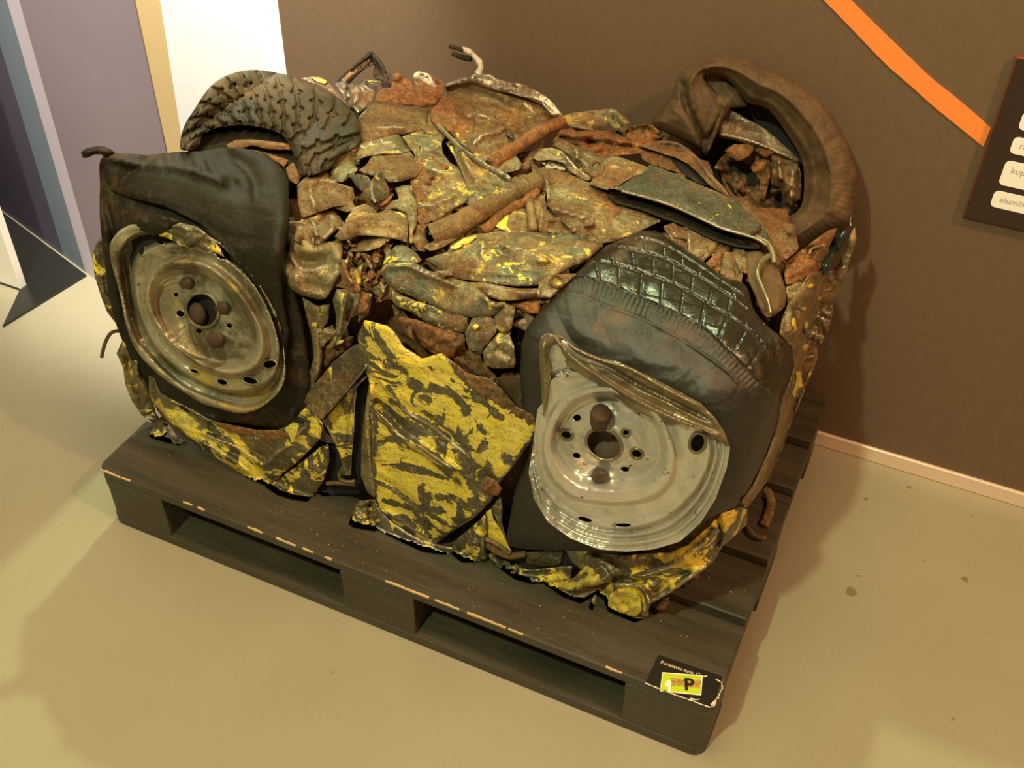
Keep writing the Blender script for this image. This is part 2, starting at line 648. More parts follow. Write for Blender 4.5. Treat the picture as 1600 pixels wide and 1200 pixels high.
def steel_mat(name, base, dirt, amount=.5, seed=0, metal=.75, rough=.3, yel=0.0):
    T = NT(name)
    v = T.mapping(loc=(seed, seed * .7, 0))
    n = T.noise(9, 8, .68, .5, v)
    m = T.rng(n, .62 - .3 * amount, .80 - .3 * amount)
    spots = T.rng(T.noise(70, 3, .6, 0, v), .66, .70)
    col = T.mix(T.rng(T.noise(14, 4, .6, 0, v), .3, .7), tuple(c * .75 for c in base), base)
    col = T.mix(m, col, dirt)
    if yel:
        col = T.mix(T.rng(T.noise(7, 6, .6, .5, v), .60 - .2 * yel, .68 - .2 * yel, 0, .9), col, (0.42, 0.30, 0.05))
    col = T.mix(spots, col, (0.10, 0.045, 0.02))
    met = T.math('MULTIPLY', T.math('SUBTRACT', 1.0, T.math('MAXIMUM', m, spots)), metal)
    ro = T.math('ADD', rough, T.math('MULTIPLY', m, .3))
    b = T.bump(T.noise(150, 4, .7, 0, v), .2, .001, T.bump(T.noise(20, 3, .5, .4, v), .3, .003))
    return T.set(Base_Color=col, Metallic=met, Roughness=ro, Normal=b)


def plain(name, col, rough=.5, metal=0.0, emit=None, var=0.0, sc_=20):
    T = NT(name)
    c = col
    if var:
        c = T.mix(T.rng(T.noise(sc_, 5, .6), .3, .7), tuple(x * (1 - var) for x in col), tuple(min(1, x * (1 + var)) for x in col))
    m = T.set(Base_Color=c, Roughness=rough, Metallic=metal)
    if emit:
        T.b.inputs['Emission Color'].default_value = col + (1,)
        T.b.inputs['Emission Strength'].default_value = emit
    return m


M = {}
M['yel_hi'] = sheet_mat('flaking_yellow_paint', .70, .06, .3, seed=1, yscale=12, rough=.33, base=(0.13, 0.115, 0.065), dusty=.08, ydist=1.6, chip=True)
M['yel_mid'] = sheet_mat('worn_yellow_paint', .43, .18, .3, seed=2, yscale=13, base=(0.15, 0.13, 0.07), dusty=.3)
M['yel_low'] = sheet_mat('primer_with_yellow_flecks', .26, .34, .35, seed=3, yscale=24)
M['yel_spk'] = sheet_mat('primer_with_yellow_speckle', .30, .36, .25, seed=4, yscale=42, base=(0.16, 0.16, 0.095))
M['olive'] = sheet_mat('olive_primer', .10, .30, .25, seed=5, yscale=30)
M['olive_rust'] = sheet_mat('rusting_olive_primer', .14, .55, .35, seed=6, yscale=34)
M['green'] = sheet_mat('green_grey_primer', .14, .24, .2, seed=7, yscale=36, base=(0.15, 0.17, 0.11))
M['rust'] = sheet_mat('brown_rust', .06, .80, .35, seed=8, yscale=40)
M['rust_org'] = sheet_mat('orange_rust', .0, .95, .95, seed=9, wearamt=.2)
M['rust_tan'] = sheet_mat('tan_dusted_metal', .12, .56, .12, seed=10, yscale=36, base=(0.22, 0.17, 0.08))
M['rust_dk'] = sheet_mat('dark_rust', .0, .9, .22, seed=11, base=(0.05, 0.035, 0.02), wearamt=.2)
M['silver'] = sheet_mat('bare_bent_metal', .06, .30, .45, seed=12, yscale=30, base=(0.38, 0.33, 0.24), metal=.85, rough=.26, dusty=.35)
M['brownmet'] = sheet_mat('brown_tinted_metal', .06, .34, .3, seed=13, base=(0.22, 0.16, 0.085), yscale=20, rough=.3)
M['darkbar'] = sheet_mat('dark_olive_bar', .02, .22, .2, seed=14, base=(0.058, 0.051, 0.028), metal=.25, rough=.42, yscale=40, dusty=.3, speck=.12)
M['yel_pure'] = sheet_mat('yellow_paint', .95, .08, .2, seed=15, yscale=8, dusty=.1)
M['black'] = rubber_mat('black_rubber', .12, rough=.58)
M['tread'] = rubber_mat('glossy_black_tread', .05, rough=.56, base=(0.016, 0.0135, 0.008), seed=3, gloss=.34)
M['dusty'] = rubber_mat('dusty_brown_rubber', .72, rough=.5, seed=5, tint=(0.20, 0.115, 0.05), base=(0.06, 0.042, 0.024))
M['lug'] = rubber_mat('dusty_tread_rubber', .44, rough=.40, seed=7, tint=(0.17, 0.105, 0.042), base=(0.036, 0.030, 0.017))
M['hole'] = plain('cavity_shade_black', (0.012, 0.009, 0.006), .8)  # near-black colour stands in for the shade inside gaps and holes
M['rim_l'] = steel_mat('olive_stained_steel', (0.62, 0.55, 0.37), (0.10, 0.078, 0.034), .66, 2, yel=.4, rough=.25)
M['rim_r'] = steel_mat('grey_beige_steel', (0.70, 0.645, 0.54), (0.22, 0.19, 0.11), .34, 5, metal=.6, rough=.30)
M['rim_f'] = steel_mat('brown_stained_steel', (0.32, 0.26, 0.14), (0.11, 0.07, 0.03), .42, 8, metal=.75, rough=.28)
M['nut'] = steel_mat('rusty_nut', (0.11, 0.07, 0.04), (0.07, 0.035, 0.015), .7, 9, metal=.3, rough=.55)
M['glossdk'] = plain('glossy_dark_green', (0.012, 0.022, 0.016), .12)
M['white'] = steel_mat('white_scuffed_plastic', (0.65, 0.57, 0.45), (0.3, 0.2, 0.1), .3, 4, metal=0, rough=.4)

# ------------------------------------------------------------------ floor and walls
def kind(o, k='structure'):
    o['kind'] = k
    return o


def floor_material():
    T = NT('polished_screed')
    n = T.noise(1.6, 4, .5)
    col = T.mix(T.rng(n, .35, .65), (0.300, 0.268, 0.180), (0.345, 0.308, 0.208))
    f = T.noise(160, 3, .7)
    col = T.mix(T.rng(f, .35, .7, 0, .25), col, (0.40, 0.33, 0.20))
    sp = T.rng(T.noise(38, 2, .5), .755, .775, 0, .8)
    col = T.mix(sp, col, (0.16, 0.12, 0.07))
    # a few dried drips with their own place on the floor
    for (px, py, r) in ((1330, 925, .011), (1507, 904, .007), (1342, 900, .003), (560, 953, .003), (1420, 761, .004)):
        q = floor_pt(px, py)
        vd = T.n('ShaderNodeVectorMath', operation='DISTANCE')
        T.put(vd.inputs[0], T.vec)
        vd.inputs[1].default_value = (q[0], q[1], 0)
        dd = T.math('ADD', vd.outputs['Value'], T.rng(T.noise(60, 2, .5), .3, .7, -.003, .003))
        col = T.mix(T.rng(dd, r * .8, r, .75, 0), col, (0.17, 0.12, 0.06))
    ro = T.rng(T.noise(9, 5, .6), .3, .7, .24, .36)
    return T.set(Base_Color=col, Roughness=ro, Normal=T.bump(T.noise(60, 3, .5), .05, .004))


M['floor'] = floor_material()
M['wallbrown'] = plain('brown_painted_board', (0.145, 0.090, 0.050), .6, var=.07, sc_=60)
M['orange'] = plain('orange_band', (0.95, 0.27, 0.055), .5)
M['wallwhite'] = plain('white_wall_paint', (0.92, 0.90, 0.84), .6)
M['cream'] = plain('cream_wall_shadow', (0.66, 0.50, 0.23), .6)  # white wall in shadow, the shade put into the colour
M['violet'] = plain('grey_violet_print', (0.30, 0.235, 0.30), .5, var=.05, sc_=4)
M['lilac'] = plain('pale_lilac_print', (0.62, 0.55, 0.68), .5)
M['slate'] = plain('slate_blue_print', (0.20, 0.24, 0.32), .5)
M['indigo'] = plain('dark_indigo_print', (0.105, 0.09, 0.145), .5, var=.1, sc_=3)
M['skirt'] = plain('satin_skirting', (0.85, 0.66, 0.50), .28, metal=.25)
M['plinth'] = plain('black_plinth_board', (0.018, 0.017, 0.014), .3)


def box(name, lo, hi, mat, parent=None, bev=0.002, **k):
    return link(name, box_mesh(name, lo, hi, bev, **k), parent, mat)


kind(box('floor', (-4, -4, -.12), (4, 3, 0), M['floor'], bev=0))
YW = 0.819
kind(box('wall_back', (-.062, YW, .036), (3.6, YW + .07, 1.15), M['wallbrown'], bev=.001))
kind(box('baseboard_back', (-.060, YW - .006, 0), (3.6, YW + .06, .036), M['skirt'], bev=.002))
kind(box('wall_rear', (-4, 1.05, 0), (-.0, 1.12, 1.5), M['wallwhite'], bev=0))
kind(box('wall_rear_return', (-.062, YW + .07, 0), (.0, 1.05, 1.15), M['wallwhite'], bev=0))

# graphic wall's shadow on the rear wall, painted as a cream strip
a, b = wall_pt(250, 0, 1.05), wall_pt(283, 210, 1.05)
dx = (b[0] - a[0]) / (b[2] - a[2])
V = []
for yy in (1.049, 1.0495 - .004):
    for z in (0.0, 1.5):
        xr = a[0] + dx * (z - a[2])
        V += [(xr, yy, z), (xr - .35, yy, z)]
me = mesh_from('shadow_strip', V, [(4, 5, 7, 6), (0, 2, 3, 1), (0, 4, 6, 2), (1, 3, 7, 5), (2, 6, 7, 3), (0, 1, 5, 4)], False)
kind(link('shadow_strip', me, None, M['cream']))

# orange band on the brown board
S = 1 / 3
L1 = [(145, 0), (300, 160), (430, 295), (550, 400), (650, 490), (760, 580), (890, 685)]
L2 = [(270, 0), (370, 100), (510, 235), (640, 360), (740, 440), (830, 515), (925, 598)]
La = [wall_pt(1240 + x * S, y * S, YW) for x, y in L1]
Lb = [wall_pt(1240 + x * S, y * S, YW) for x, y in L2]
for L in (La, Lb):
    for _ in range(3):
        d1, d2 = L[0] - L[1], L[1] - L[2]
        L.insert(0, L[0] + d1 + (d1 - d2) * .25)
V, F = [], []
La, Lb = catmull(np.array(La)[:, [0, 2]], False, 4), catmull(np.array(Lb)[:, [0, 2]], False, 4)
n = len(La)
for yy in (YW - .0025, YW + .001):
    V += [(p[0], yy, p[1]) for p in La] + [(p[0], yy, p[1]) for p in Lb]
for i in range(n - 1):
    F.append((i, i + 1, n + i + 1, n + i))
    F.append((i + 1, i, 2 * n + i, 2 * n + i + 1))
    F.append((n + i, n + i + 1, 3 * n + i + 1, 3 * n + i))
F.append((0, n, 3 * n, 2 * n))
F.append((n - 1, 3 * n - 1, 4 * n - 1, 2 * n - 1))
V = [(x, y, min(z, 1.148)) for x, y, z in V]
kind(link('trim_2', mesh_from('trim_2', V, F, False), None, M['orange']))

# free-standing graphic wall on the left, its strips butted edge to edge
PA = np.array([-.600, .625])
PD = np.array([-.426, .136])
PD = PD / np.linalg.norm(PD)
PN = np.array([-PD[1], PD[0]])


def s_on_panel(px, py):
    d = rays([(px, py)])[0]
    t = ((PA - CAM_POS[:2]) @ PN) / (d[:2] @ PN)
    q = CAM_POS + d * t
    return (q[:2] - PA) @ PD


cuts = [s_on_panel(234, 118), (s_on_panel(40, 0) + s_on_panel(142, 427)) / 2, (s_on_panel(9, 0) + s_on_panel(122, 380)) / 2,
        (s_on_panel(0, 79) + s_on_panel(100, 392)) / 2, .9]


def strip_wall(name, s0, s1, mat, parent=None, z1=1.25):
    if s0 > s1:
        s0, s1 = s1, s0
    back = PN if (PN @ (PA - CAM_POS[:2])) > 0 else -PN
    q = [PA + PD * s0, PA + PD * s1, PA + PD * s1 + back * .003, PA + PD * s0 + back * .003]
    V = [(p[0], p[1], z) for z in (0.0, z1) for p in q]
    F = [(0, 1, 5, 4), (1, 2, 6, 5), (2, 3, 7, 6), (3, 0, 4, 7), (4, 5, 6, 7), (3, 2, 1, 0)]
    return link(name, mesh_from(name, V, F, False), parent, mat)


wl = kind(strip_wall('wall_left', cuts[0], cuts[1], M['violet']))
for i, mk in enumerate(('lilac', 'slate', 'indigo')):
    o = strip_wall('printed_strip', cuts[i + 1], cuts[i + 2], M[mk], wl)
    o['label'] = ('pale lilac printed strip', 'slate blue printed strip', 'dark indigo printed strip')[i]

kind(box('wall_front_left', (-1.6, .500, 0), (-.704, .520, 1.2), M['wallwhite'], bev=.001))


def prism(name, pts, z0, z1, mat, parent=None, bev=0):
    bm = bmesh.new()
    vs = [bm.verts.new((p[0], p[1], z0)) for p in pts]
    f = bm.faces.new(vs)
    r = bmesh.ops.extrude_face_region(bm, geom=[f])
    for v in r['geom']:
        if isinstance(v, bmesh.types.BMVert):
            v.co.z = z1
    bmesh.ops.recalc_face_normals(bm, faces=bm.faces)
    if bev:
        bmesh.ops.bevel(bm, geom=list(bm.edges), offset=bev, segments=1, affect='EDGES')
    me = bpy.data.meshes.new(name)
    bm.to_mesh(me)
    bm.free()
    return link(name, me, parent, mat)


o = prism('floor_plinth', [(-.602, .618), (-.636, .367), (-.706, .498), (-1.45, .498), (-1.45, .893)], 0.0, .006, M['plinth'], bev=.001)
o['label'] = 'low black triangular floor board at the foot of the striped wall'
o['category'] = 'board'


def text_obj(name, body, origin, xdir, ydir, size, mat, parent, ext=.0003, bold=0.0):
    cu = bpy.data.curves.new(name, 'FONT')
    cu.body = body
    cu.size = size
    cu.extrude = ext
    cu.offset = bold
    tmp = bpy.data.objects.new(name, cu)
    COL.objects.link(tmp)
    dg = bpy.context.evaluated_depsgraph_get()
    me = bpy.data.meshes.new_from_object(tmp.evaluated_get(dg))
    bpy.data.objects.remove(tmp)
    X, Y = Vector(xdir).normalized(), Vector(ydir).normalized()
    Z = X.cross(Y)
    for v in me.vertices:
        v.co = Vector(origin) + X * v.co.x + Y * v.co.y + Z * v.co.z
    me.materials.clear()
    return link(name, me, parent, mat)


# ------------------------------------------------------------------ information board on the brown wall
M['boardface'] = plain('dark_brown_board_face', (0.035, 0.018, 0.014), .4)
M['boardedge'] = plain('red_brown_board_edge', (0.20, 0.05, 0.02), .35)
M['plate'] = plain('white_plate', (0.95, 0.93, 0.86), .4)
M['greyink'] = plain('grey_print', (0.42, 0.36, 0.30), .6)
ib = empty('information_board', (1.333, YW, .615), 'dark brown board with white rounded name plates fixed to the brown wall', 'board')
box('backing', (1.333, YW - .012, .612), (1.72, YW, .902), M['boardedge'], ib, bev=.001)
box('face_panel', (1.3355, YW - .0135, .6145), (1.7175, YW - .012, .8995), M['boardface'], ib, bev=0)


def rounded_plate(x0, x1, z0, z1, y, r, th, mat, parent, name):
    pts = []
    for cx, cz, a0 in ((x1 - r, z1 - r, 0), (x0 + r, z1 - r, 90), (x0 + r, z0 + r, 180), (x1 - r, z0 + r, 270)):
        for k in range(7):
            a = math.radians(a0 + 15 * k)
            pts.append((cx + r * math.cos(a), cz + r * math.sin(a)))
    n = len(pts)
    V = [(p[0], y - th, p[1]) for p in pts] + [(p[0], y, p[1]) for p in pts]
    F = [tuple(range(n))] + [(i, (i + 1) % n, n + (i + 1) % n, n + i)[::-1] for i in range(n)]
    return link(name, mesh_from(name, V, F, False), parent, mat)


for (a_, b_, txt) in (((1556, 297), (1549, 322), 'alumiini'), ((1573, 250), (1563, 288), 'kupari'), ((1586, 213), (1580, 239), 'rauta'), ((1600, 174), (1594, 202), None)):
    p1, p2 = wall_pt(a_[0], a_[1], YW - .0135), wall_pt(b_[0], b_[1], YW - .0135)
    x0 = (p1[0] + p2[0]) / 2 - .002
    pl = rounded_plate(x0, x0 + .17, p2[2], p1[2], YW - .0135, .008, .0015, M['plate'], ib, 'name_plate')
    if txt:
        text_obj('lettering', txt, (x0 + .012, YW - .0152, (p1[2] + p2[2]) / 2 - .0035 + (.006 if txt == 'kupari' else 0)), (1, 0, 0), (0, 0, 1), .0155, M['greyink'], pl)

# ------------------------------------------------------------------ pallet
def pallet_mat():
    T = NT('black_stained_pallet_wood')
    g = T.noise(9, 8, .65, .3, T.mapping(scale=(.35, 3.2, 3.2)))
    col = T.mix(T.rng(g, .3, .7), (0.030, 0.024, 0.013), (0.074, 0.060, 0.033))
    s = T.noise(60, 5, .7)
    col = T.mix(T.rng(s, .62, .75, 0, .6), col, (0.10, 0.085, 0.05))
    fl = T.noise(210, 2, .5)
    col = T.mix(T.rng(fl, .765, .775, 0, .6), col, (0.45, 0.33, 0.08))
    return T.set(Base_Color=col, Roughness=T.rng(g, .3, .7, .42, .6), Normal=T.bump(T.noise(30, 6, .6, 0, T.mapping(scale=(.4, 4, 4))), .25, .004, T.bump(s, .3, .002)))


M['pallet'] = pallet_mat()
M['rawwood'] = plain('bare_pale_wood', (0.62, 0.42, 0.19), .6, var=.2)
PX, PZ = 1.2, .1464
pal = empty('pallet', (.6, .4, 0), 'black stained wooden pallet under the crushed car, standing on the floor', 'pallet')


def corner(e):
    a, b = e.verts
    if abs(a.co.x - b.co.x) > 1e-4 or abs(a.co.y - b.co.y) > 1e-4:
        return False
    return (a.co.x < .01 or a.co.x > PX - .01) and (a.co.y < .01 or a.co.y > .79)


for (y0, y1) in ((0, .145), (.186, .286), (.3275, .4725), (.514, .614), (.655, .80)):
    box('deck_board', (0, y0, PZ - .022), (PX, y1, PZ), M['pallet'], pal, bev=.0025, cham=corner)
for (x0, x1) in ((0, .145), (.5275, .6725), (1.055, PX)):
    box('stringer_board', (x0, 0, PZ - .044), (x1, .80, PZ - .022), M['pallet'], pal, bev=.001, cham=corner)
    for (y0, y1) in ((0, .1), (.3275, .4725), (.70, .80)):
        box('block', (x0 + .001, y0 + .001, .022), (x1 - .001, y1 - .001, PZ - .044), M['pallet'], pal, bev=.0015, cham=corner)
for (y0, y1) in ((0, .1), (.3275, .4725), (.70, .80)):
    bm = bmesh.new()
    me = box_mesh('bottom_board', (0, y0, 0), (PX, y1, .022), .001, cham=corner)
    link('bottom_board', me, pal, M['pallet'])
# chamfer strips: worn pale wood showing along the front edge of the first deck board
rng = random.Random(4)
V, F = [], []
for (xa, xb) in ((.012, .055), (.060, .075), (.20, .215), (.232, .245), (.34, .362), (.40, .44), (.455, .475), (.50, .507), (.62, .70), (.715, .76), (.775, .84), (.85, .868), (1.02, 1.045)):
    x = xa
    while x < xb:
        w = rng.uniform(.004, .012)
        k = len(V)
        a1, a2 = .0006 + .0006 * math.sin(x * 900), .0005 + .0005 * math.sin(x * 700)
        V += [(x, -.0008, PZ - .0020 - a2 * 1.5), (x + w, -.0008, PZ - .0020 - a2 * 1.5), (x + w, -.0008, PZ + .0007), (x, -.0008, PZ + .0007),
              (x, .0012 + a1, PZ + .0007), (x + w, .0012 + a1, PZ + .0007)]
        F += [(k, k + 1, k + 2, k + 3), (k + 3, k + 2, k + 5, k + 4)]
        x += w * .995
o = link('worn_edge', mesh_from('worn_edge', V, F, False), pal, M['rawwood'])
o['label'] = 'bare pale wood along the chipped front edge'
o['kind'] = 'stuff'

# caption plate and sticker at the pallet's corner
def top_pt(px, py, z):
    return floor_pt(px, py, z)


M['capblack'] = plain('black_caption_plate', (0.012, 0.012, 0.010), .35)
M['ink'] = plain('cream_print', (0.75, 0.66, 0.42), .5)
S = .125
zc = PZ + .003
q = [top_pt(980 + x * S, 980 + y * S, zc) for x, y in ((392, 345), (1190, 612), (1075, 1000), (228, 700))]
cp = empty('caption_plate', (q[0][0], q[0][1], PZ), 'small black caption plate with worn cream edges on the pallet corner', 'sign')
prism('plate_panel', [(a[0], a[1]) for a in q], PZ + .0002, zc, M['capblack'], cp)


def ribbon(name, px, w, z, mat, parent, jit=0.0):
    L = resample(np.array([(980 + x * S, 980 + y * S) for x, y in px], float), 1.6, False)
    V, F = [], []
    for i, p in enumerate(L):
        a = L[min(i + 1, len(L) - 1)] - L[max(i - 1, 0)]
        a /= np.linalg.norm(a)
        nn = np.array([-a[1], a[0]])
        ww = w * (1 + jit * math.sin(i * 2.1) * .6 + jit * math.sin(i * .7) * .5)
        for s_ in (-1, 1):
            V.append(tuple(top_pt(*(p + nn * s_ * ww), z + .0006)))
        for s_ in (-1, 1):
            V.append(tuple(top_pt(*(p + nn * s_ * ww), z)))
    for i in range(len(L) - 1):
        k = 4 * i
        F += [(k, k + 1, k + 5, k + 4), (k, k + 4, k + 6, k + 2), (k + 1, k + 3, k + 7, k + 5)]
    return link(name, mesh_from(name, V, F, False), parent, mat)


we = ribbon('worn_edge', [(228, 698), (400, 770), (560, 830), (800, 915), (1030, 1000), (1085, 985), (1130, 880), (1190, 760), (1180, 690), (1110, 650)], .75, zc, M['ink'], cp, .8)
we['label'] = 'cream worn edge along the bottom and right side'
ribbon('scuff', [(1050, 975), (1120, 900), (1140, 870)], 1.6, zc, M['ink'], cp, .5)
ribbon('scuff', [(790, 890), (840, 905), (905, 900)], 1.0, zc, M['ink'], cp, .8)
ribbon('scuff', [(950, 620), (1000, 605)], .8, zc, M['ink'], cp, .5)
ux = np.array(q[1]) - np.array(q[0])
uy = np.array(q[0]) - np.array(q[3])
ang = math.atan2(ux[1], ux[0])
X3, Y3 = (math.cos(ang), math.sin(ang), 0), (-math.sin(ang), math.cos(ang), 0)
o3 = top_pt(980 + 412 * S, 980 + 452 * S, zc + .0002)
text_obj('lettering', 'Puristettu auto. C', tuple(o3), X3, Y3, .0088, M['ink'], cp)

M['lime'] = plain('lime_sticker', (0.52, 0.66, 0.02), .35)
M['stwhite'] = plain('sticker_white', (0.85, 0.85, 0.72), .4)
M['stblack'] = plain('sticker_black', (0.012, 0.010, 0.006), .4)


def photo_mat():
    T = NT('sticker_picture')
    col = T.mix(T.rng(T.noise(420, 3, .7), .4, .6), (0.25, 0.12, 0.02), (0.62, 0.45, 0.12))
    return T.set(Base_Color=col, Roughness=.4)


M['stpic'] = photo_mat()
z1 = zc + .0006
st = empty('sticker', tuple(top_pt(1064, 1067, z1)), 'lime green sticker with a black letter P on the caption plate', 'sticker')


def flat(name, pts, za, zb, mat):
    w = [top_pt(980 + x * S, 980 + y * S, zb) for x, y in pts]
    return prism(name, [(a[0], a[1]) for a in w], za, zb, mat, st)


flat('border', [(438, 562), (944, 600), (926, 852), (410, 798)], zc, z1, M['stwhite'])
flat('lime_ground', [(448, 575), (932, 611), (916, 838), (422, 786)], z1, z1 + .0003, M['lime'])
flat('picture', [(548, 632), (920, 662), (908, 760), (548, 730)], z1 + .0003, z1 + .0005, M['stpic'])
pp = [(480, 690), (500, 665), (530, 660), (548, 690), (545, 740), (550, 790), (515, 800), (510, 740), (485, 745), (470, 720)]
flat('white_figure', pp, z1 + .0003, z1 + .0006, M['stwhite'])
e1, e2 = top_pt(980 + 438 * S, 980 + 562 * S, z1), top_pt(980 + 944 * S, 980 + 600 * S, z1)
a2 = math.atan2((e2 - e1)[1], (e2 - e1)[0])
text_obj('letter', 'P', tuple(top_pt(980 + 712 * S, 980 + 782 * S, z1 + .0008)), (math.cos(a2), math.sin(a2), 0), (-math.sin(a2), math.cos(a2), 0), .031, M['stblack'], st, bold=.0008)

# paint flakes lying on the pallet
rng = random.Random(11)
V, F = [], []
for i in range(190):
    if i < 140:
        px, py = rng.choice(((rng.gauss(560, 60), rng.gauss(860, 25)), (rng.gauss(900, 110), rng.gauss(985, 30)), (rng.gauss(1170, 50), rng.gauss(900, 60)), (rng.gauss(700, 90), rng.gauss(930, 25)), (rng.gauss(430, 60), rng.gauss(810, 20))))
    else:
        px, py = rng.uniform(200, 1150), rng.uniform(700, 1080)
    w = top_pt(px, py, PZ)
    if not (.02 < w[0] < 1.18 and .01 < w[1] < .14) and not (.02 < w[0] < 1.18 and .19 < w[1] < .28):
        continue
    s_ = rng.uniform(.0004, .0011) * (2 if rng.random() < .07 else 1)
    a0 = rng.uniform(0, 6)
    k = len(V)
    V += [(w[0] + s_ * math.cos(a0 + j * 2.1) * rng.uniform(.6, 1.6), w[1] + s_ * math.sin(a0 + j * 2.1), PZ + .0003) for j in range(3)]
    V.append((w[0], w[1], PZ + .0012))
    F += [(k, k + 1, k + 3), (k + 1, k + 2, k + 3), (k + 2, k, k + 3)]
fk = link('paint_flake_litter', mesh_from('paint_flake_litter', V, F, False), None, M['ink'])
fk['kind'] = 'stuff'
fk['label'] = 'tiny pale and yellow paint flakes scattered over the black pallet boards'
fk['category'] = 'debris'
# ------------------------------------------------------------------ the crushed car
car = empty('crushed_car', (.58, .43, PZ), 'crushed yellow car pressed into a block with four wheels, resting on the black pallet', 'car')


def core_mesh():
    bm = bmesh.new()
    bmesh.ops.create_cube(bm, size=1.0)
    bmesh.ops.subdivide_edges(bm, edges=list(bm.edges), cuts=46, use_grid_fill=True)
    lo_ = np.array([BLO[0], BLO[1], .10])
    c = (lo_ + BHI) / 2
    h = (BHI - lo_) / 2 - .050
    P = np.array([v.co[:] for v in bm.verts]) * 2
    r = .075
    Q = P * h
    inner = h - r
    cl = np.clip(Q, -inner, inner)
    dv = Q - cl
    ln = np.linalg.norm(dv, axis=1)
    k = np.where(ln > 1e-6, r / np.maximum(ln, 1e-6), 0)
    S_ = cl + dv * k[:, None]
    on = ln <= 1e-6
    S_[on] = Q[on]
    W = S_ + c
    nrm = S_ - cl * .9
    nrm /= np.linalg.norm(nrm, axis=1)[:, None]
    a = crumple(W[:, 0] + W[:, 1] * .7, W[:, 2] * 1.3 - W[:, 1] * .8, .085, .016, 77) + crumple(W[:, 1] + W[:, 2] * .3, W[:, 0] * 1.1 + W[:, 2] * .4, .07, .012, 99)
    W = W + nrm * a[:, None]
    W[:, 2] = np.maximum(W[:, 2], PZ + .004)
    for v, w in zip(bm.verts, W):
        v.co = w
    me = bpy.data.meshes.new('crumpled_core')
    bm.to_mesh(me)
    bm.free()
    return me


o = link('crumpled_core', core_mesh(), car, M['rust_dk'])
for p_ in o.data.polygons:
    p_.use_smooth = True


def sp(name, t, pts, mat, **k):
    if 'chips' in k:
        k['chips'] = [(tl(t, L), w) for L, w in k['chips']]
    for key in ('creases', 'holes'):
        if key in k:
            if key == 'creases':
                k[key] = [(tl(c[4] if len(c) > 4 else t, c[0]),) + tuple(c[1:4]) for c in k[key]]
            else:
                k[key] = [[p[:2] for p in tl(t, h)] for h in k[key]]
    return patch(name, tl(t, pts), M[mat] if isinstance(mat, str) else mat, k.pop('parent', car), **k)


def ell(cx, cy, rx, ry, rot=0, n=16):
    c, s = math.cos(rot), math.sin(rot)
    return [(cx + rx * math.cos(a) * c - ry * math.sin(a) * s, cy + rx * math.cos(a) * s + ry * math.sin(a) * c) for a in [2 * math.pi * i / n for i in range(n)]]


def rings_field(center, loops, smooth=True):
    """height as a function of where a point lies between nested closed curves: loops = [(points, height)]"""
    cx, cy = center
    A = np.linspace(-math.pi, math.pi, 181)
    R = []
    for L, h in loops:
        L = catmull(np.asarray(L, float)[:, :2], True, 6)
        a = np.arctan2(L[:, 1] - cy, L[:, 0] - cx)
        r = np.hypot(L[:, 0] - cx, L[:, 1] - cy)
        o_ = np.argsort(a)
        a, r = a[o_], r[o_]
        R.append(np.interp(A, np.concatenate([a - 2 * math.pi, a, a + 2 * math.pi]), np.tile(r, 3)))
    R = np.array(R)
    H = [h for _, h in loops]

    def f(V):
        a = np.arctan2(V[:, 1] - cy, V[:, 0] - cx)
        r = np.hypot(V[:, 0] - cx, V[:, 1] - cy)
        rk = np.array([np.interp(a, A, Rk) for Rk in R])
        out = np.full(len(V), H[0], float)
        for i in range(len(H) - 1):
            u = np.clip((r - rk[i]) / np.maximum(rk[i + 1] - rk[i], 1e-3), 0, 1)
            u = u * u * (3 - 2 * u)
            out += (H[i + 1] - H[i]) * u
        return out
    return f


def lerp_loop(A_, B_, k, n=40):
    a, b = resample(catmull(np.asarray(A_, float), True), 1, True), resample(catmull(np.asarray(B_, float), True), 1, True)

    def norm(L):
        c = L.mean(0)
        an = np.arctan2(L[:, 1] - c[1], L[:, 0] - c[0])
        i = np.argsort(an)
        t = np.linspace(-math.pi, math.pi, n, endpoint=False)
        return np.stack([np.interp(t, an[i], L[i, 0], period=2 * math.pi), np.interp(t, an[i], L[i, 1], period=2 * math.pi)], 1)
    return norm(a) * (1 - k) + norm(b) * k


# ---------- scrap filler: crumpled shards wedged between the larger sheets
rs = random.Random(21)
top_region = [(560, 190), (640, 130), (740, 125), (860, 190), (1000, 215), (1180, 330), (1200, 430), (1080, 400), (880, 470), (840, 640), (700, 540), (560, 480), (450, 400), (470, 280)]
mats = ['rust', 'rust', 'rust_org', 'rust_dk', 'olive_rust', 'brownmet', 'rust_tan', 'silver', 'yel_low']
k = 0
while k < 110:
    x, y = rs.uniform(445, 1210), rs.uniform(120, 640)
    if not inside([(x, y)], top_region)[0]:
        continue
    a0 = rs.uniform(0, math.pi)
    L_, W_ = rs.uniform(16, 42), rs.uniform(6, 17)
    pts = []
    for j in range(7):
        a = 2 * math.pi * j / 7
        r1, r2 = L_ * rs.uniform(.6, 1.1), W_ * rs.uniform(.6, 1.2)
        u, v = math.cos(a) * r1, math.sin(a) * r2
        pts.append((x + u * math.cos(a0) - v * math.sin(a0), y + u * math.sin(a0) + v * math.cos(a0)))
    patch('metal_shard', pts, M[rs.choice(mats)], car, off=rs.uniform(-.022, -.002), roll=.004, noise=(.006, 16, a0, 2.0), step=5, skirt=.004 if rs.random() < .5 else .02, jag=1.0,
          tilt=(rs.uniform(-.06, .06), rs.uniform(-.06, .06)))
    k += 1

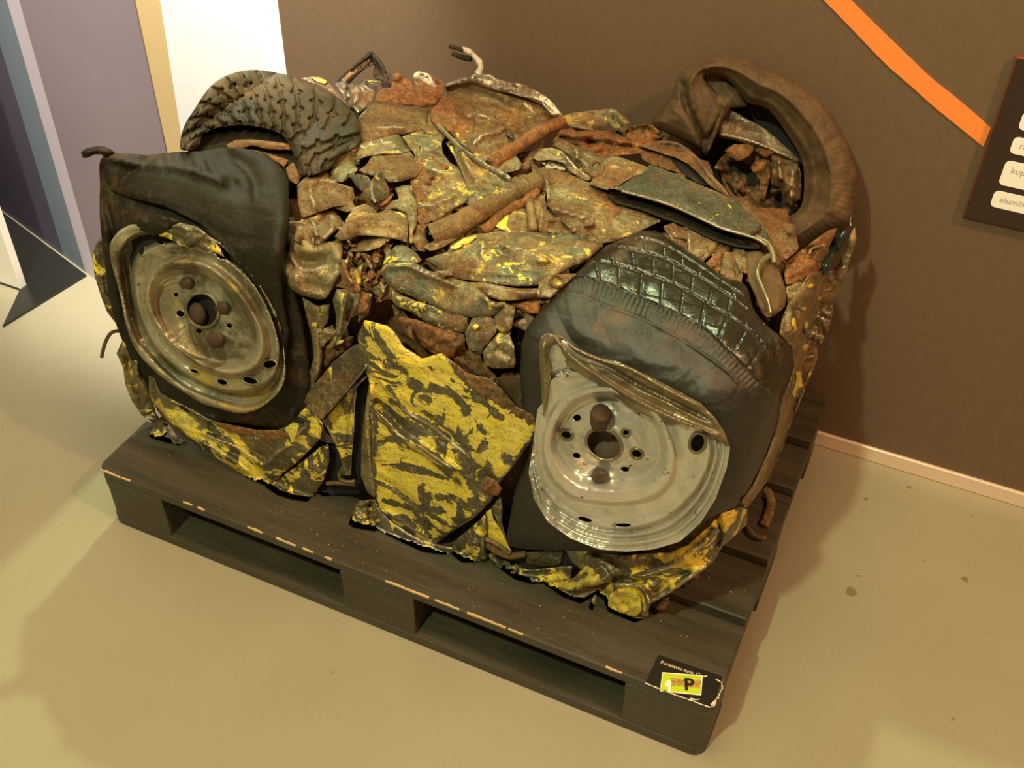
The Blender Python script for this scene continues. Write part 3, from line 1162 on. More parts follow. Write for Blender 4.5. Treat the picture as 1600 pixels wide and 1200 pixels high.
# ---------- rear left wheel: dusty tyre with lugs
TL_OUT = [(575, 545), (590, 440), (640, 355), (720, 240), (815, 178), (940, 155), (1100, 180), (1200, 222), (1350, 290), (1440, 380), (1465, 450), (1450, 530), (1350, 590), (1300, 650), (1180, 680), (1140, 600), (1110, 520), (1050, 462), (900, 430), (760, 440), (690, 475), (650, 545)]
inner = tl('C1', [(650, 545), (690, 470), (760, 432), (900, 420), (1050, 452), (1115, 520), (1140, 600), (1180, 680)])
outer = tl('C1', [(575, 540), (592, 430), (690, 280), (815, 178), (1100, 178), (1350, 288), (1462, 440), (1320, 650)])
IN_, OU_ = resample(catmull(inner, False, 8), 2, False), resample(catmull(outer, False, 8), 2, False)
i2, o2 = resample(IN_, 1e9, False), None


def tread_uv(V):
    di, si, pi_ = seg_dist(V, IN_)
    do, so, po = seg_dist(V, OU_)
    return (pi_ + po) / 2, di / np.maximum(di + do, 1e-6)


def lugs(V):
    u, v = tread_uv(V)
    rows = 4
    r = np.floor(v * rows)
    fv = v * rows - r
    zig = .22 * np.where(((u * 15 + r * .43) % 1) > .5, 1, -1)
    uu = u * 15 + r * .43 + .5 * (fv - .5)
    fu = uu - np.floor(uu)
    gu = np.minimum(fu, 1 - fu) * 2
    gv = np.minimum(np.abs(fv + zig * .5), np.abs(1 - fv - zig * .5)) * 2
    g = np.minimum(gu / .36, np.where(v > .9, 1, gv / .32))
    g = np.clip(g, 0, 1)
    g = g * g * (3 - 2 * g)
    return -.018 * (1 - g) + .045 * np.sin(np.clip(v, 0, 1) * math.pi * .62 + .25) + .005 * gn(u * 8, v * 3, 4)


tyre_bl = sp('tyre', 'C1', TL_OUT, 'lug', off=.004, roll=.022, rollw=5, curve=True, step=2.2, skirt=.07, field=lugs)
tyre_bl['label'] = 'dusty tyre with zigzag lugs, rear left'
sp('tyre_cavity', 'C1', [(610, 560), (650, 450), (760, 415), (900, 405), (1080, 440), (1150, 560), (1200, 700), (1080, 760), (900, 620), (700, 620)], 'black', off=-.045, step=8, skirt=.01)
sp('bent_wheel_edge', 'C1', [(800, 525), (850, 500), (930, 498), (1060, 512), (1125, 522), (1118, 552), (1000, 545), (930, 528), (860, 545), (820, 560)], 'rust_org', off=-.012, roll=.008, creases=[([(830, 520), (950, 510), (1110, 535)], 6, .008)], step=4)
sp('metal_shard', 'C1', [(985, 560), (1080, 590), (1110, 600), (1085, 635), (1020, 590)], 'rust_org', off=-.02, step=4)
sp('metal_shard', 'C1', [(1095, 640), (1130, 610), (1172, 680), (1150, 722), (1110, 700)], 'rust', off=-.01, step=4)

# ---------- back of the load: sheets from the roof
sp('folded_sheet', 'T2', [(-20, 400), (60, 370), (210, 310), (420, 430), (620, 480), (800, 560), (900, 660), (780, 740), (640, 810), (500, 900), (470, 760), (430, 690), (250, 620), (0, 520)], 'brownmet',
   off=-.002, roll=.012, noise=(.006, 45, .5, 2.5), creases=[([(530, 600), (590, 680), (650, 790)], 14, -.018), ([(620, 520), (700, 600), (820, 690)], 12, .012), ([(0, 430), (200, 440), (420, 520), (480, 600)], 10, -.006), ([(480, 760), (510, 830), (510, 890)], 10, -.02)])
sp('folded_sheet', 'T2', [(-60, 520), (100, 545), (300, 630), (450, 690), (490, 760), (500, 830), (510, 895), (340, 1015), (230, 985), (140, 900), (40, 810), (-60, 700)], 'rust_tan',
   off=.004, roll=.010, noise=(.006, 30, .3, 1.6), creases=[([(150, 620), (300, 640), (420, 690), (460, 740), (400, 780), (300, 800), (230, 860), (190, 940)], 9, .014), ([(170, 680), (300, 690), (400, 730)], 14, -.010), ([(480, 760), (500, 880)], 10, -.012)])
sp('folded_sheet', 'T1', [(640, 655), (720, 570), (800, 530), (960, 560), (1160, 578), (1232, 600), (1255, 760), (1100, 785), (960, 805), (800, 850), (650, 880), (650, 760)], 'rust_tan', off=.000, bulge=.012, bw=14, noise=(.005, 34, -.1, 2.8),
   creases=[([(680, 760), (900, 740), (1100, 760)], 10, .006), ([(1240, 600), (1235, 700), (1255, 760)], 6, -.012)])
sp('torn_sheet', 'T1', [(930, 300), (970, 285), (1040, 330), (1110, 385), (1150, 325), (1230, 300), (1300, 340), (1345, 360), (1372, 410), (1340, 480), (1290, 560), (1160, 572), (1030, 560), (880, 530), (770, 530), (800, 460), (830, 420), (920, 410)], 'rust_org',
   off=.006, roll=.010, noise=(.009, 26, .2, 1.6), jag=.7, creases=[([(1000, 560), (1160, 568), (1290, 545), (1330, 480)], 6, -.012), ([(930, 300), (1000, 360), (1100, 400)], 8, .010), ([(1150, 400), (1250, 380), (1340, 400)], 8, -.010), ([(1140, 330), (1160, 400), (1150, 500)], 9, .010)])
sp('torn_sheet', 'T1', [(1230, 595), (1290, 560), (1345, 482), (1440, 520), (1600, 560), (1610, 840), (1490, 862), (1430, 800), (1380, 765), (1300, 742), (1250, 690)], 'rust_org',
   off=.008, roll=.008, noise=(.006, 30, .8, 2), creases=[([(1410, 520), (1430, 620), (1440, 760)], 8, .010), ([(1440, 540), (1520, 600), (1600, 640)], 7, -.008)])
sp('bent_trim_strip', 'T2', [(-30, 380), (90, 335), (215, 300), (300, 292), (360, 300), (400, 335), (540, 378), (560, 368), (640, 385), (740, 440), (840, 490), (960, 640), (880, 668), (850, 640), (790, 545), (740, 512), (620, 490), (540, 460), (420, 440), (300, 400), (210, 360), (60, 385), (-30, 412)], 'silver',
   off=.016, roll=.006, rollw=3, noise=(.004, 22, .5, 2), step=3.4, creases=[([(440, 430), (620, 480), (760, 515), (800, 560), (890, 655)], 5, .008), ([(240, 310), (230, 360)], 6, -.012), ([(540, 380), (550, 440)], 5, -.01)])
sp('metal_shard', 'T2', [(430, 410), (470, 395), (530, 400), (545, 440), (480, 445), (440, 430)], 'silver', off=.026, step=3, noise=(.004, 8))
# silver crumple beside the tyre, yellow scrap, black loop and hook
sp('crumpled_strip', 'T1', [(160, 330), (260, 318), (350, 335), (400, 380), (450, 430), (510, 490), (540, 560), (480, 520), (420, 450), (330, 400)], 'rust_tan', off=-.02, roll=.006, noise=(.004, 14), step=4)
sp('paint_scrap', 'T1', [(245, 325), (300, 320), (340, 330), (385, 362), (360, 378), (300, 365)], 'yel_pure', off=-.008, step=3, skirt=.004, noise=(.003, 10))
sp('black_bracket', 'T1', [(430, 375), (560, 255), (705, 135), (720, 110), (765, 108), (800, 150), (855, 225), (885, 310), (912, 405), (850, 410), (790, 350), (760, 310), (775, 215), (700, 250), (640, 300), (560, 385), (500, 370)], 'black',
   off=-.030, roll=.004, rollw=2, step=3, skirt=.02, creases=[([(450, 365), (580, 255), (720, 150), (740, 120)], 4, .012), ([(530, 370), (640, 280), (770, 210)], 4, .010), ([(780, 150), (850, 260), (890, 380)], 6, .012)])
sp('bracket_web', 'T1', [(490, 345), (640, 215), (735, 170), (735, 200), (690, 235), (600, 300), (550, 370)], 'rust', off=-.024, roll=.002, step=3.4)
sp('crumpled_strip', 'T1', [(445, 372), (520, 350), (560, 380), (600, 360), (690, 340), (740, 345), (830, 350), (842, 400), (800, 450), (760, 505), (700, 575), (640, 625), (590, 580), (560, 545), (500, 470)], 'silver', off=-.012, roll=.012, noise=(.012, 22, .9, 1.2), step=3.2,
   creases=[([(690, 350), (700, 400), (780, 440)], 8, .018), ([(580, 460), (640, 410), (600, 560)], 8, .014), ([(550, 400), (560, 540)], 7, -.02)])
tube('hook', tl('T2', [(245, 300, .01), (272, 240, .008), (255, 190, .006), (200, 130, .004), (150, 98, 0), (125, 92, 0)]), .0062, M['white'], car, r_end=.0048, wob=.12)['label'] = 'pale scuffed hook'
tube('rubber_sleeve', tl('T2', [(190, 170, .0), (130, 160, -.004), (80, 145, -.004), (38, 122, -.004)]), .0055, M['black'], car, r_end=.004)
tube('rubber_sleeve', tl('T2', [(128, 100, .003), (70, 82, .002), (12, 66, 0)]), .0035, M['black'], car)
sp('crumpled_strip', 'T2', [(205, 335), (250, 330), (300, 350), (270, 372), (200, 365)], 'silver', off=.028, step=3, noise=(.005, 8))

# ---------- middle of the load
sp('olive_sheet', 'T1', [(395, 1190), (440, 1000), (480, 930), (640, 880), (970, 800), (1060, 880), (1100, 925), (1010, 965), (840, 965), (700, 985), (640, 1010), (600, 1025), (640, 1100), (560, 1160), (500, 1200)], 'olive', off=.010, roll=.010, noise=(.007, 34, -.2, 2.2),
   creases=[([(600, 930), (620, 1080)], 9, -.012), ([(500, 960), (700, 900), (960, 850)], 10, .008), ([(650, 985), (840, 950), (1010, 950)], 6, .006)])
sp('folded_block', 'T1', [(640, 1100), (700, 1060), (760, 975), (860, 962), (1090, 958), (1130, 1040), (1155, 1115), (1140, 1145), (1010, 1190), (900, 1200), (860, 1170), (740, 1140)], 'olive_rust', off=.014, roll=.014, rollw=6, noise=(.003, 40, -.1, 3),
   creases=[([(900, 1160), (1020, 1120), (1140, 1090)], 14, .014, 'g')])
sp('green_roll', 'T3', [(860, 205), (960, 165), (1080, 120), (1135, 105), (1152, 150), (1080, 190), (960, 235), (900, 235)], 'green', off=.024, roll=.014, rollw=5, step=3.2)
sp('olive_sheet', 'A', [(628, 213), (650, 206), (673, 202), (690, 206), (698, 212), (690, 222), (692, 240), (703, 254), (716, 262), (725, 280), (732, 300), (730, 315), (700, 331), (682, 346), (660, 345), (650, 330), (646, 300), (640, 280), (650, 262), (648, 240), (636, 224)], 'yel_spk', off=.012, roll=.012, noise=(.009, 30, .6, 1.5),
   creases=[([(640, 225), (665, 240), (690, 245)], 8, -.014), ([(660, 262), (690, 268), (715, 276)], 9, .010), ([(655, 320), (680, 318), (720, 300)], 9, .010)])
sp('rust_crumple', 'T3', [(1090, 90), (1160, 30), (1250, 20), (1300, 60), (1400, 100), (1330, 170), (1230, 210), (1270, 290), (1200, 340), (1230, 400), (1200, 480), (1250, 560), (1200, 640), (1130, 560), (1130, 420), (1080, 260), (1100, 190)], 'rust_org', off=.016, roll=.006, noise=(.012, 13), jag=1.5, step=3.4)
sp('olive_sheet', 'T4', [(-20, -90), (60, -60), (180, 0), (260, 75), (400, 160), (490, 225), (600, 172), (690, 180), (735, 235), (560, 320), (430, 360), (300, 385), (190, 430), (155, 420), (160, 330), (150, 250), (100, 110), (40, 0)], 'yel_spk', off=.006, roll=.012, noise=(.008, 34, .7, 2.2),
   creases=[([(60, -60), (110, 80), (180, 220), (200, 280)], 10, -.016), ([(110, -40), (160, 100), (220, 230)], 9, .014), ([(300, 120), (420, 200)], 9, .008)])
sp('dark_fold', 'T4', [(150, 250), (180, 272), (215, 260), (225, 340), (190, 410), (150, 430), (160, 330)], 'rust', off=.004, roll=.014, step=3.6)
tube('bent_rod', tl('T4', [(-90, -240, .014), (0, -150, .016), (110, -40, .02), (250, 55, .022), (330, 110, .022), (440, 165, .024), (500, 200, .022), (515, 225, .012)]), .0042, M['silver'], car, flat=.7)
sp('torn_sheet', 'T4', [(-10, -90), (40, -130), (120, -160), (260, -150), (300, -60), (240, -10), (180, -20), (60, -70)], 'olive_rust', off=.002, noise=(.006, 20, .4), step=4)
sp('torn_sheet', 'T2', [(210, 960), (330, 900), (470, 780), (510, 890), (420, 960), (300, 1040), (240, 1010)], 'olive_rust', off=.012, noise=(.006, 18, .4), step=4)
# right middle
sp('rust_crumple', 'T2', [(870, 860), (940, 760), (1060, 745), (1200, 775), (1350, 760), (1380, 820), (1480, 830), (1500, 760), (1600, 715), (1730, 720), (1800, 790), (1760, 900), (1640, 960), (1500, 965), (1380, 975), (1280, 990), (1180, 930), (1050, 895), (960, 830)], 'rust_org',
   off=.004, roll=.008, noise=(.014, 24, .1, 1.8), jag=1.2, step=3.6, creases=[([(930, 820), (1020, 860), (1080, 890), (1200, 880)], 8, -.014), ([(1150, 850), (1240, 870), (1400, 880)], 7, -.014), ([(1000, 800), (1200, 830), (1350, 840)], 8, .012)])
sp('bent_panel', 'T2', [(940, 650), (1040, 620), (1200, 600), (1380, 585), (1430, 620), (1510, 690), (1505, 730), (1470, 800), (1400, 760), (1330, 700), (1300, 740), (1240, 770), (1120, 750), (1000, 725)], 'yel_low', off=.020, roll=.012, noise=(.006, 28, 0, 2),
   creases=[([(1080, 705), (1150, 700), (1240, 725)], 9, .014, 'g'), ([(1370, 640), (1400, 690), (1440, 770)], 8, -.016), ([(1000, 650), (1200, 650), (1340, 660)], 8, -.006)])
sp('metal_ring_sheet', 'T2', [(870, 900), (900, 835), (960, 835), (1050, 893), (1200, 935), (1290, 990), (1390, 965), (1400, 1020), (1330, 1080), (1230, 1170), (1150, 1140), (1060, 1050), (980, 950)], 'brownmet', off=.010, roll=.010, noise=(.010, 22, .5, 1.4), step=3.6,
   creases=[([(1050, 930), (1080, 960), (1060, 1020)], 8, .016)])
tube('bent_ring', tl('T2', [(p[0], p[1], .022) for p in ell(1235, 1085, 52, 62, .2, 9)]), .0035, M['rust'], car, closed=True)
sp('bent_flange', 'T2', [(700, 1000), (760, 925), (860, 905), (960, 945), (1040, 1030), (1080, 1080), (1195, 1160), (1190, 1182), (1120, 1178), (1020, 1110), (960, 1040), (850, 1010), (760, 1020)], 'brownmet', off=.020, roll=.006, rollw=3, step=3, noise=(.004, 20, .6, 2),
   creases=[([(770, 930), (860, 915), (960, 955), (1050, 1060), (1190, 1165)], 5, .009)])
sp('crumpled_strip', 'T4', [(800, 90), (850, 60), (940, 70), (980, 120), (1010, 165), (900, 135), (820, 125)], 'silver', off=.010, noise=(.008, 12), step=3)
sp('bent_panel', 'T4', [(705, 185), (750, 130), (800, 108), (880, 128), (1000, 165), (1200, 250), (1290, 310), (1480, 410), (1600, 470), (1620, 560), (1560, 620), (1500, 640), (1340, 750), (1260, 745), (1180, 680), (1060, 665), (900, 520), (830, 440), (820, 400), (825, 330), (760, 290)], 'olive_rust',
   off=.012, roll=.012, noise=(.006, 55, .35, 2.5), creases=[([(780, 130), (830, 260), (830, 400)], 9, .012), ([(830, 440), (1000, 495), (1200, 545), (1240, 570)], 7, .014), ([(1260, 600), (1330, 680), (1480, 600)], 22, -.030, 'g'), ([(1250, 330), (1400, 390), (1600, 440)], 14, -.016, 'g')])
sp('hollow_panel', 'T4', [(830, 470), (900, 490), (1050, 540), (1230, 555), (1200, 600), (1110, 610), (1050, 670), (900, 665), (820, 650), (800, 600)], 'brownmet', off=.020, roll=.004, noise=(.010, 22, .4), creases=[([(1030, 560), (1060, 600), (1040, 660)], 8, .02), ([(850, 500), (860, 560)], 8, .018), ([(900, 520), (1010, 600)], 18, -.02, 'g')], step=3.6)
sp('bent_panel', 'T4', [(640, 400), (700, 380), (745, 330), (800, 350), (820, 430), (850, 560), (820, 660), (760, 655), (740, 560), (690, 520)], 'brownmet', off=.018, roll=.008, noise=(.008, 22, 1.4, 2), step=3.6, creases=[([(770, 400), (780, 520), (770, 640)], 7, .012)])
sp('olive_sheet', 'T4', [(480, 480), (560, 400), (610, 375), (645, 400), (670, 520), (685, 650), (620, 680), (540, 680), (460, 640), (380, 640), (300, 640), (400, 560)], 'yel_low', off=.008, roll=.008, noise=(.005, 26, 1.2, 2))
sp('paint_scrap', 'T4', [(380, 600), (450, 540), (500, 490), (510, 560), (500, 600), (545, 650), (520, 680), (480, 640), (430, 630)], 'yel_pure', off=.014, skirt=.004, step=3, noise=(.003, 12))
tube('post', tl('T4', [(678, 400, .020), (690, 480, .028), (700, 560, .028), (712, 640, .016)]), .0072, M['brownmet'], car)
tube('bent_edge_strip', tl('T4', [(740, 300, .022), (650, 400, .020), (540, 440, .020), (440, 500, .018), (360, 590, .016), (290, 640, .012)]), .0075, M['rust_org'], car, flat=.5)
tube('pipe', tl('T2', [(940, 700, .030), (850, 735, .034), (700, 820, .034), (560, 910, .032), (460, 975, .028), (370, 1050, .022)]), .0105, M['rust_org'], car, r_end=.0125, wob=.05)['label'] = 'orange rusted pipe'
sp('pipe_flange', 'T2', [(330, 1040), (420, 1000), (560, 960), (620, 1050), (600, 1090), (500, 1118), (400, 1100)], 'rust_tan', off=.022, roll=.012, step=3.4, noise=(.004, 20))
tube('pipe', tl('T4', [(735, 238, .020), (600, 300, .030), (480, 360, .034), (330, 450, .036), (200, 520, .036), (60, 600, .034), (-60, 650, .030), (-120, 680, .022)]), .0165, M['rust_tan'], car, r_end=.0175, wob=.04, seg=14)['label'] = 'crushed tan rust tube'
sp('pipe_flange', 'T3', [(1225, 590), (1290, 560), (1320, 620), (1300, 690), (1260, 640)], 'rust', off=.045, step=3.2)
sp('bent_panel', 'T3', [(1190, 780), (1260, 730), (1400, 680), (1480, 640), (1500, 680), (1420, 740), (1300, 800), (1230, 810)], 'olive_rust', off=.018, roll=.010, noise=(.005, 20), step=3.6)
sp('rust_crumple', 'T3', [(1095, 600), (1190, 560), (1210, 600), (1200, 700), (1240, 760), (1190, 820), (1130, 800), (1095, 730)], 'rust', off=.012, noise=(.010, 12, 1.5, 2), step=3.4)

# ---------- left middle
sp('olive_sheet', 'T3', [(130, 265), (200, 190), (300, 160), (392, 158), (400, 222), (480, 250), (600, 285), (612, 385), (560, 425), (430, 442), (290, 495), (165, 540), (135, 400)], 'rust_tan', off=.006, roll=.014, noise=(.005, 34, .2, 2),
   creases=[([(250, 230), (240, 330), (290, 470)], 9, .012), ([(250, 240), (400, 225), (600, 290)], 9, .010), ([(290, 250), (380, 240), (420, 260), (370, 290)], 10, -.012)])
sp('olive_sheet', 'T3', [(165, 540), (290, 498), (440, 462), (480, 520), (520, 590), (440, 650), (330, 760), (250, 790), (100, 720), (120, 640)], 'olive_rust', off=.000, roll=.010, noise=(.013, 26, .6, 1.5), creases=[([(260, 560), (300, 700)], 9, .014), ([(420, 560), (400, 650), (280, 760)], 9, .012), ([(170, 540), (290, 500), (440, 460), (500, 560)], 7, -.01)])
sp('dented_panel', 'T3', [(60, 800), (90, 700), (160, 660), (260, 760), (400, 735), (500, 755), (495, 980), (450, 1060), (390, 1180), (330, 1215), (240, 1200), (130, 1165), (30, 1060), (20, 960)], 'olive', off=.012, roll=.016, noise=(.004, 30), curve=True,
   creases=[([(80, 860), (160, 950), (260, 970), (350, 930), (390, 860)], 10, .014), ([(150, 900), (240, 920), (330, 890)], 14, -.022, 'g'), ([(120, 1000), (150, 1120), (330, 1180)], 10, .008), ([(220, 1100), (300, 1100)], 12, -.008, 'g')])
sp('arched_sheet', 'T3', [(440, 690), (520, 595), (540, 540), (600, 450), (700, 415), (760, 440), (800, 495), (880, 460), (960, 470), (1040, 505), (1055, 600), (1045, 740), (960, 712), (800, 690), (640, 680), (560, 715), (480, 725)], 'yel_low', off=.018, roll=.010, noise=(.004, 30, 0, 2),
   creases=[([(520, 610), (700, 540), (900, 560), (1040, 620)], 14, .014, 'g'), ([(790, 500), (820, 495), (960, 470), (1040, 510)], 6, -.010)])
sp('paint_scrap', 'T3', [(600, 500), (640, 465), (690, 458), (695, 500), (650, 525), (600, 550)], 'yel_pure', off=.026, skirt=.004, step=2.6, jag=.8)
sp('paint_scrap', 'T3', [(930, 485), (990, 478), (1035, 510), (1035, 550), (980, 525)], 'yel_pure', off=.026, skirt=.004, step=2.6, jag=.8)
sp('paint_scrap', 'T3', [(830, 550), (900, 570), (960, 578), (995, 590), (990, 645), (930, 615), (880, 590)], 'yel_pure', off=.034, skirt=.004, step=2.6, jag=.8)
sp('paint_scrap', 'T3', [(555, 600), (640, 590), (685, 618), (610, 615)], 'yel_pure', off=.031, skirt=.004, step=2.6, jag=.8)
sp('drip_sheet', 'T3', [(945, 290), (1010, 265), (1085, 260), (1130, 420), (1125, 590), (1095, 660), (1092, 748), (1062, 745), (1060, 600), (1040, 500), (960, 460), (820, 465), (870, 400), (980, 380)], 'olive', off=.022, roll=.010, noise=(.005, 18), step=3.4)
sp('bracket_fin', 'T3', [(550, 160), (640, 170), (722, 192), (745, 230), (750, 320), (770, 400), (700, 345), (620, 270)], 'darkbar', off=.040, roll=.002, step=3.2, tilt=(.10, -.05))
sp('bracket_fin', 'T3', [(745, 225), (790, 170), (830, 130), (860, 210), (900, 300), (880, 370), (775, 412), (750, 320)], 'darkbar', off=.045, roll=.002, step=3.2, tilt=(-.12, 0))
sp('rust_crumple', 'T3', [(780, 412), (870, 370), (940, 330), (900, 400), (830, 440)], 'rust_org', off=.030, step=3, noise=(.006, 8))
# ragged pocket between the wheels
sp('ragged_pocket', 'T3', [(500, 720), (700, 695), (900, 720), (950, 745), (900, 800), (840, 880), (830, 960), (850, 1060), (900, 1140), (960, 1200), (700, 1260), (640, 1150), (520, 960)], 'rust_dk', off=-.022, noise=(.022, 14), step=3.6, jag=1)
rs2 = random.Random(5)
for i in range(26):
    x, y = rs2.uniform(520, 900), rs2.uniform(740, 1120)
    a0, L_, W_ = rs2.uniform(0, 3.14), rs2.uniform(30, 85), rs2.uniform(10, 28)
    pts = []
    for j in range(6):
        a = 2 * math.pi * j / 6
        u, v = math.cos(a) * L_ * rs2.uniform(.7, 1.1), math.sin(a) * W_ * rs2.uniform(.6, 1.3)
        pts.append((x + u * math.cos(a0) - v * math.sin(a0), y + u * math.sin(a0) + v * math.cos(a0)))
    sp('metal_shard', 'T3', pts, rs2.choice(['rust', 'rust_org', 'rust', 'olive_rust', 'brownmet', 'rust_dk']), off=rs2.uniform(-.015, .004), roll=.003, step=3.4, skirt=.008, tilt=(rs2.uniform(-.2, .2), rs2.uniform(-.2, .2)), noise=(.004, 9))
sp('curled_scrap', 'T3', [(500, 885), (530, 880), (545, 960), (570, 1030), (640, 1085), (662, 1140), (600, 1180), (520, 1120), (490, 990)], 'rust_org', off=.010, roll=.008, step=3, creases=[([(520, 900), (540, 1000), (600, 1100)], 6, .014)])

# ---------- big green-grey leaves in the centre
sp('bent_panel', 'T4', [(-330, 1040), (-60, 1000), (120, 1060), (400, 1100), (700, 1130), (780, 1110), (960, 1010), (900, 1180), (560, 1220), (200, 1200), (-60, 1160)], 'rust', off=-.002, noise=(.010, 26), step=4)
sp('leaf_panel', 'T4', [(-190, 880), (-100, 850), (0, 815), (20, 760), (120, 700), (260, 665), (400, 645), (540, 655), (680, 650), (860, 655), (1000, 662), (1160, 680), (1240, 715), (1300, 765), (1200, 850), (1060, 930), (900, 1010), (780, 1060), (745, 1100), (560, 1105), (400, 1085), (200, 1060), (40, 1035), (-60, 960)], 'yel_spk',
   off=.022, roll=.018, rollw=8, noise=(.006, 60, .15, 2.6), bulge=.010, bw=22, creases=[([(250, 690), (290, 760), (280, 860)], 10, .010), ([(400, 800), (560, 900), (700, 960), (900, 930)], 13, -.010), ([(430, 760), (620, 800), (850, 900)], 13, .010), ([(40, 1000), (300, 1030), (700, 1050)], 8, -.006)])
sp('paint_scrap', 'T4', [(20, 780), (120, 710), (180, 690), (250, 690), (180, 750), (60, 800), (20, 805)], 'yel_pure', off=.036, skirt=.004, step=2.8, jag=.8, noise=(.003, 12))
sp('olive_roll', 'T8', [(340, 120), (420, 110), (620, 115), (900, 165), (1075, 165), (1065, 235), (900, 262), (760, 268), (660, 235), (600, 180), (430, 160)], 'olive_rust', off=.020, roll=.012, noise=(.004, 26, .1, 3), step=3.6, creases=[([(640, 200), (780, 250), (900, 262)], 7, .010), ([(600, 130), (900, 190), (1060, 200)], 10, .006)])
sp('drilled_tab', 'T8', [(1080, 110), (1160, 60), (1320, 40), (1400, 40), (1250, 165), (1180, 240), (1065, 240)], 'yel_low', off=.024, roll=.006, step=3.4, noise=(.003, 20), creases=[([(1080, 120), (1070, 235)], 6, .008)])
tube('bent_ring', tl('T8', [(p[0], p[1], .030) for p in ell(1230, 105, 55, 48, .2, 9)]), .0022, M['rust'], car, closed=True)
sp('rust_crumple', 'T8', [(780, 290), (900, 275), (1090, 240), (1190, 240), (1100, 380), (1000, 370), (900, 330)], 'rust_org', off=.010, noise=(.010, 12, .1, 2.5), step=3.2)
sp('bean_panel', 'C5', [(545, 190), (560, 150), (620, 80), (680, 85), (740, 130), (760, 165), (720, 190), (600, 180)], 'green', off=.014, roll=.012, noise=(.004, 22), step=4)
sp('bean_panel', 'C5', [(600, 330), (700, 370), (780, 400), (900, 430), (1020, 470), (1010, 520), (990, 555), (920, 540), (800, 510), (720, 450), (620, 410), (598, 370)], 'yel_spk', off=.010, roll=.014, noise=(.005, 24, .3, 2))
sp('bean_panel', 'C5', [(542, 205), (600, 170), (680, 168), (750, 190), (820, 225), (870, 215), (930, 255), (1060, 300), (1100, 345), (1160, 385), (1228, 392), (1190, 430), (1145, 468), (1080, 475), (1010, 470), (920, 450), (820, 405), (700, 355), (620, 320), (560, 270)], 'green',
   off=.026, roll=.020, rollw=7, curve=True, noise=(.003, 40, .4, 2), creases=[([(580, 240), (700, 310), (820, 370), (960, 400)], 30, -.008, 'g'), ([(1090, 350), (1130, 390), (1160, 405), (1220, 395)], 8, .014), ([(560, 200), (680, 190), (800, 240), (960, 300)], 9, .010)])
sp('metal_shard', 'C5', [(850, 225), (900, 215), (930, 240), (880, 255)], 'rust', off=.048, step=3)
sp('plate_flap', 'T8', [(460, 530), (520, 412), (600, 402), (680, 402), (705, 425), (725, 520), (660, 610), (590, 685), (500, 682), (470, 600)], 'green', off=.020, roll=.008, noise=(.003, 26), step=3.6)
sp('plate_flap', 'T8', [(702, 405), (760, 340), (805, 288), (870, 315), (882, 345), (860, 440), (848, 500), (780, 538), (725, 505)], 'green', off=.024, roll=.008, noise=(.004, 20), step=3.6)
sp('plate_flap', 'T8', [(608, 690), (680, 600), (745, 528), (830, 542), (868, 640), (885, 760), (878, 822), (780, 830), (700, 830), (625, 800)], 'olive_rust', off=.020, roll=.008, noise=(.006, 22), step=3.6)
sp('paint_scrap', 'T8', [(520, 480), (550, 460), (580, 470), (570, 500), (540, 520)], 'yel_pure', off=.029, skirt=.003, step=2.6, jag=.8)
# rusty gully above the yellow door
sp('rust_gully', 'C5', [(600, 400), (700, 480), (820, 512), (990, 560), (1000, 640), (1090, 790), (1180, 800), (1290, 770), (1390, 900), (1395, 1060), (1290, 1020), (1100, 900), (900, 720), (720, 600), (620, 500)], 'rust', off=-.016, roll=.004, noise=(.016, 22, .7, 1.6), step=3.8)
sp('torn_rust_sheet', 'C5', [(630, 470), (720, 480), (830, 520), (990, 562), (1000, 600), (955, 640), (935, 690), (900, 700), (780, 610), (660, 530)], 'rust_org', off=.004, roll=.010, noise=(.009, 22, .4, 1.5), step=3.6, jag=.7)
sp('dark_board', 'T8', [(770, 870), (860, 860), (940, 900), (1120, 1050), (1100, 1180), (1000, 1210), (900, 1160), (800, 1040), (740, 960)], 'dusty', off=-.006, roll=.004, step=5)
sp('torn_rust_sheet', 'T8', [(470, 690), (560, 680), (640, 810), (700, 870), (770, 960), (740, 1000), (600, 900), (500, 800)], 'rust_dk', off=-.002, roll=.006, noise=(.008, 14, 1.1, 2), step=3.6)
sp('cavity_shade_sheet', 'T8', [(880, 350), (1030, 390), (960, 500), (940, 640), (930, 900), (880, 900), (850, 540)], 'hole', off=-.03, step=6)

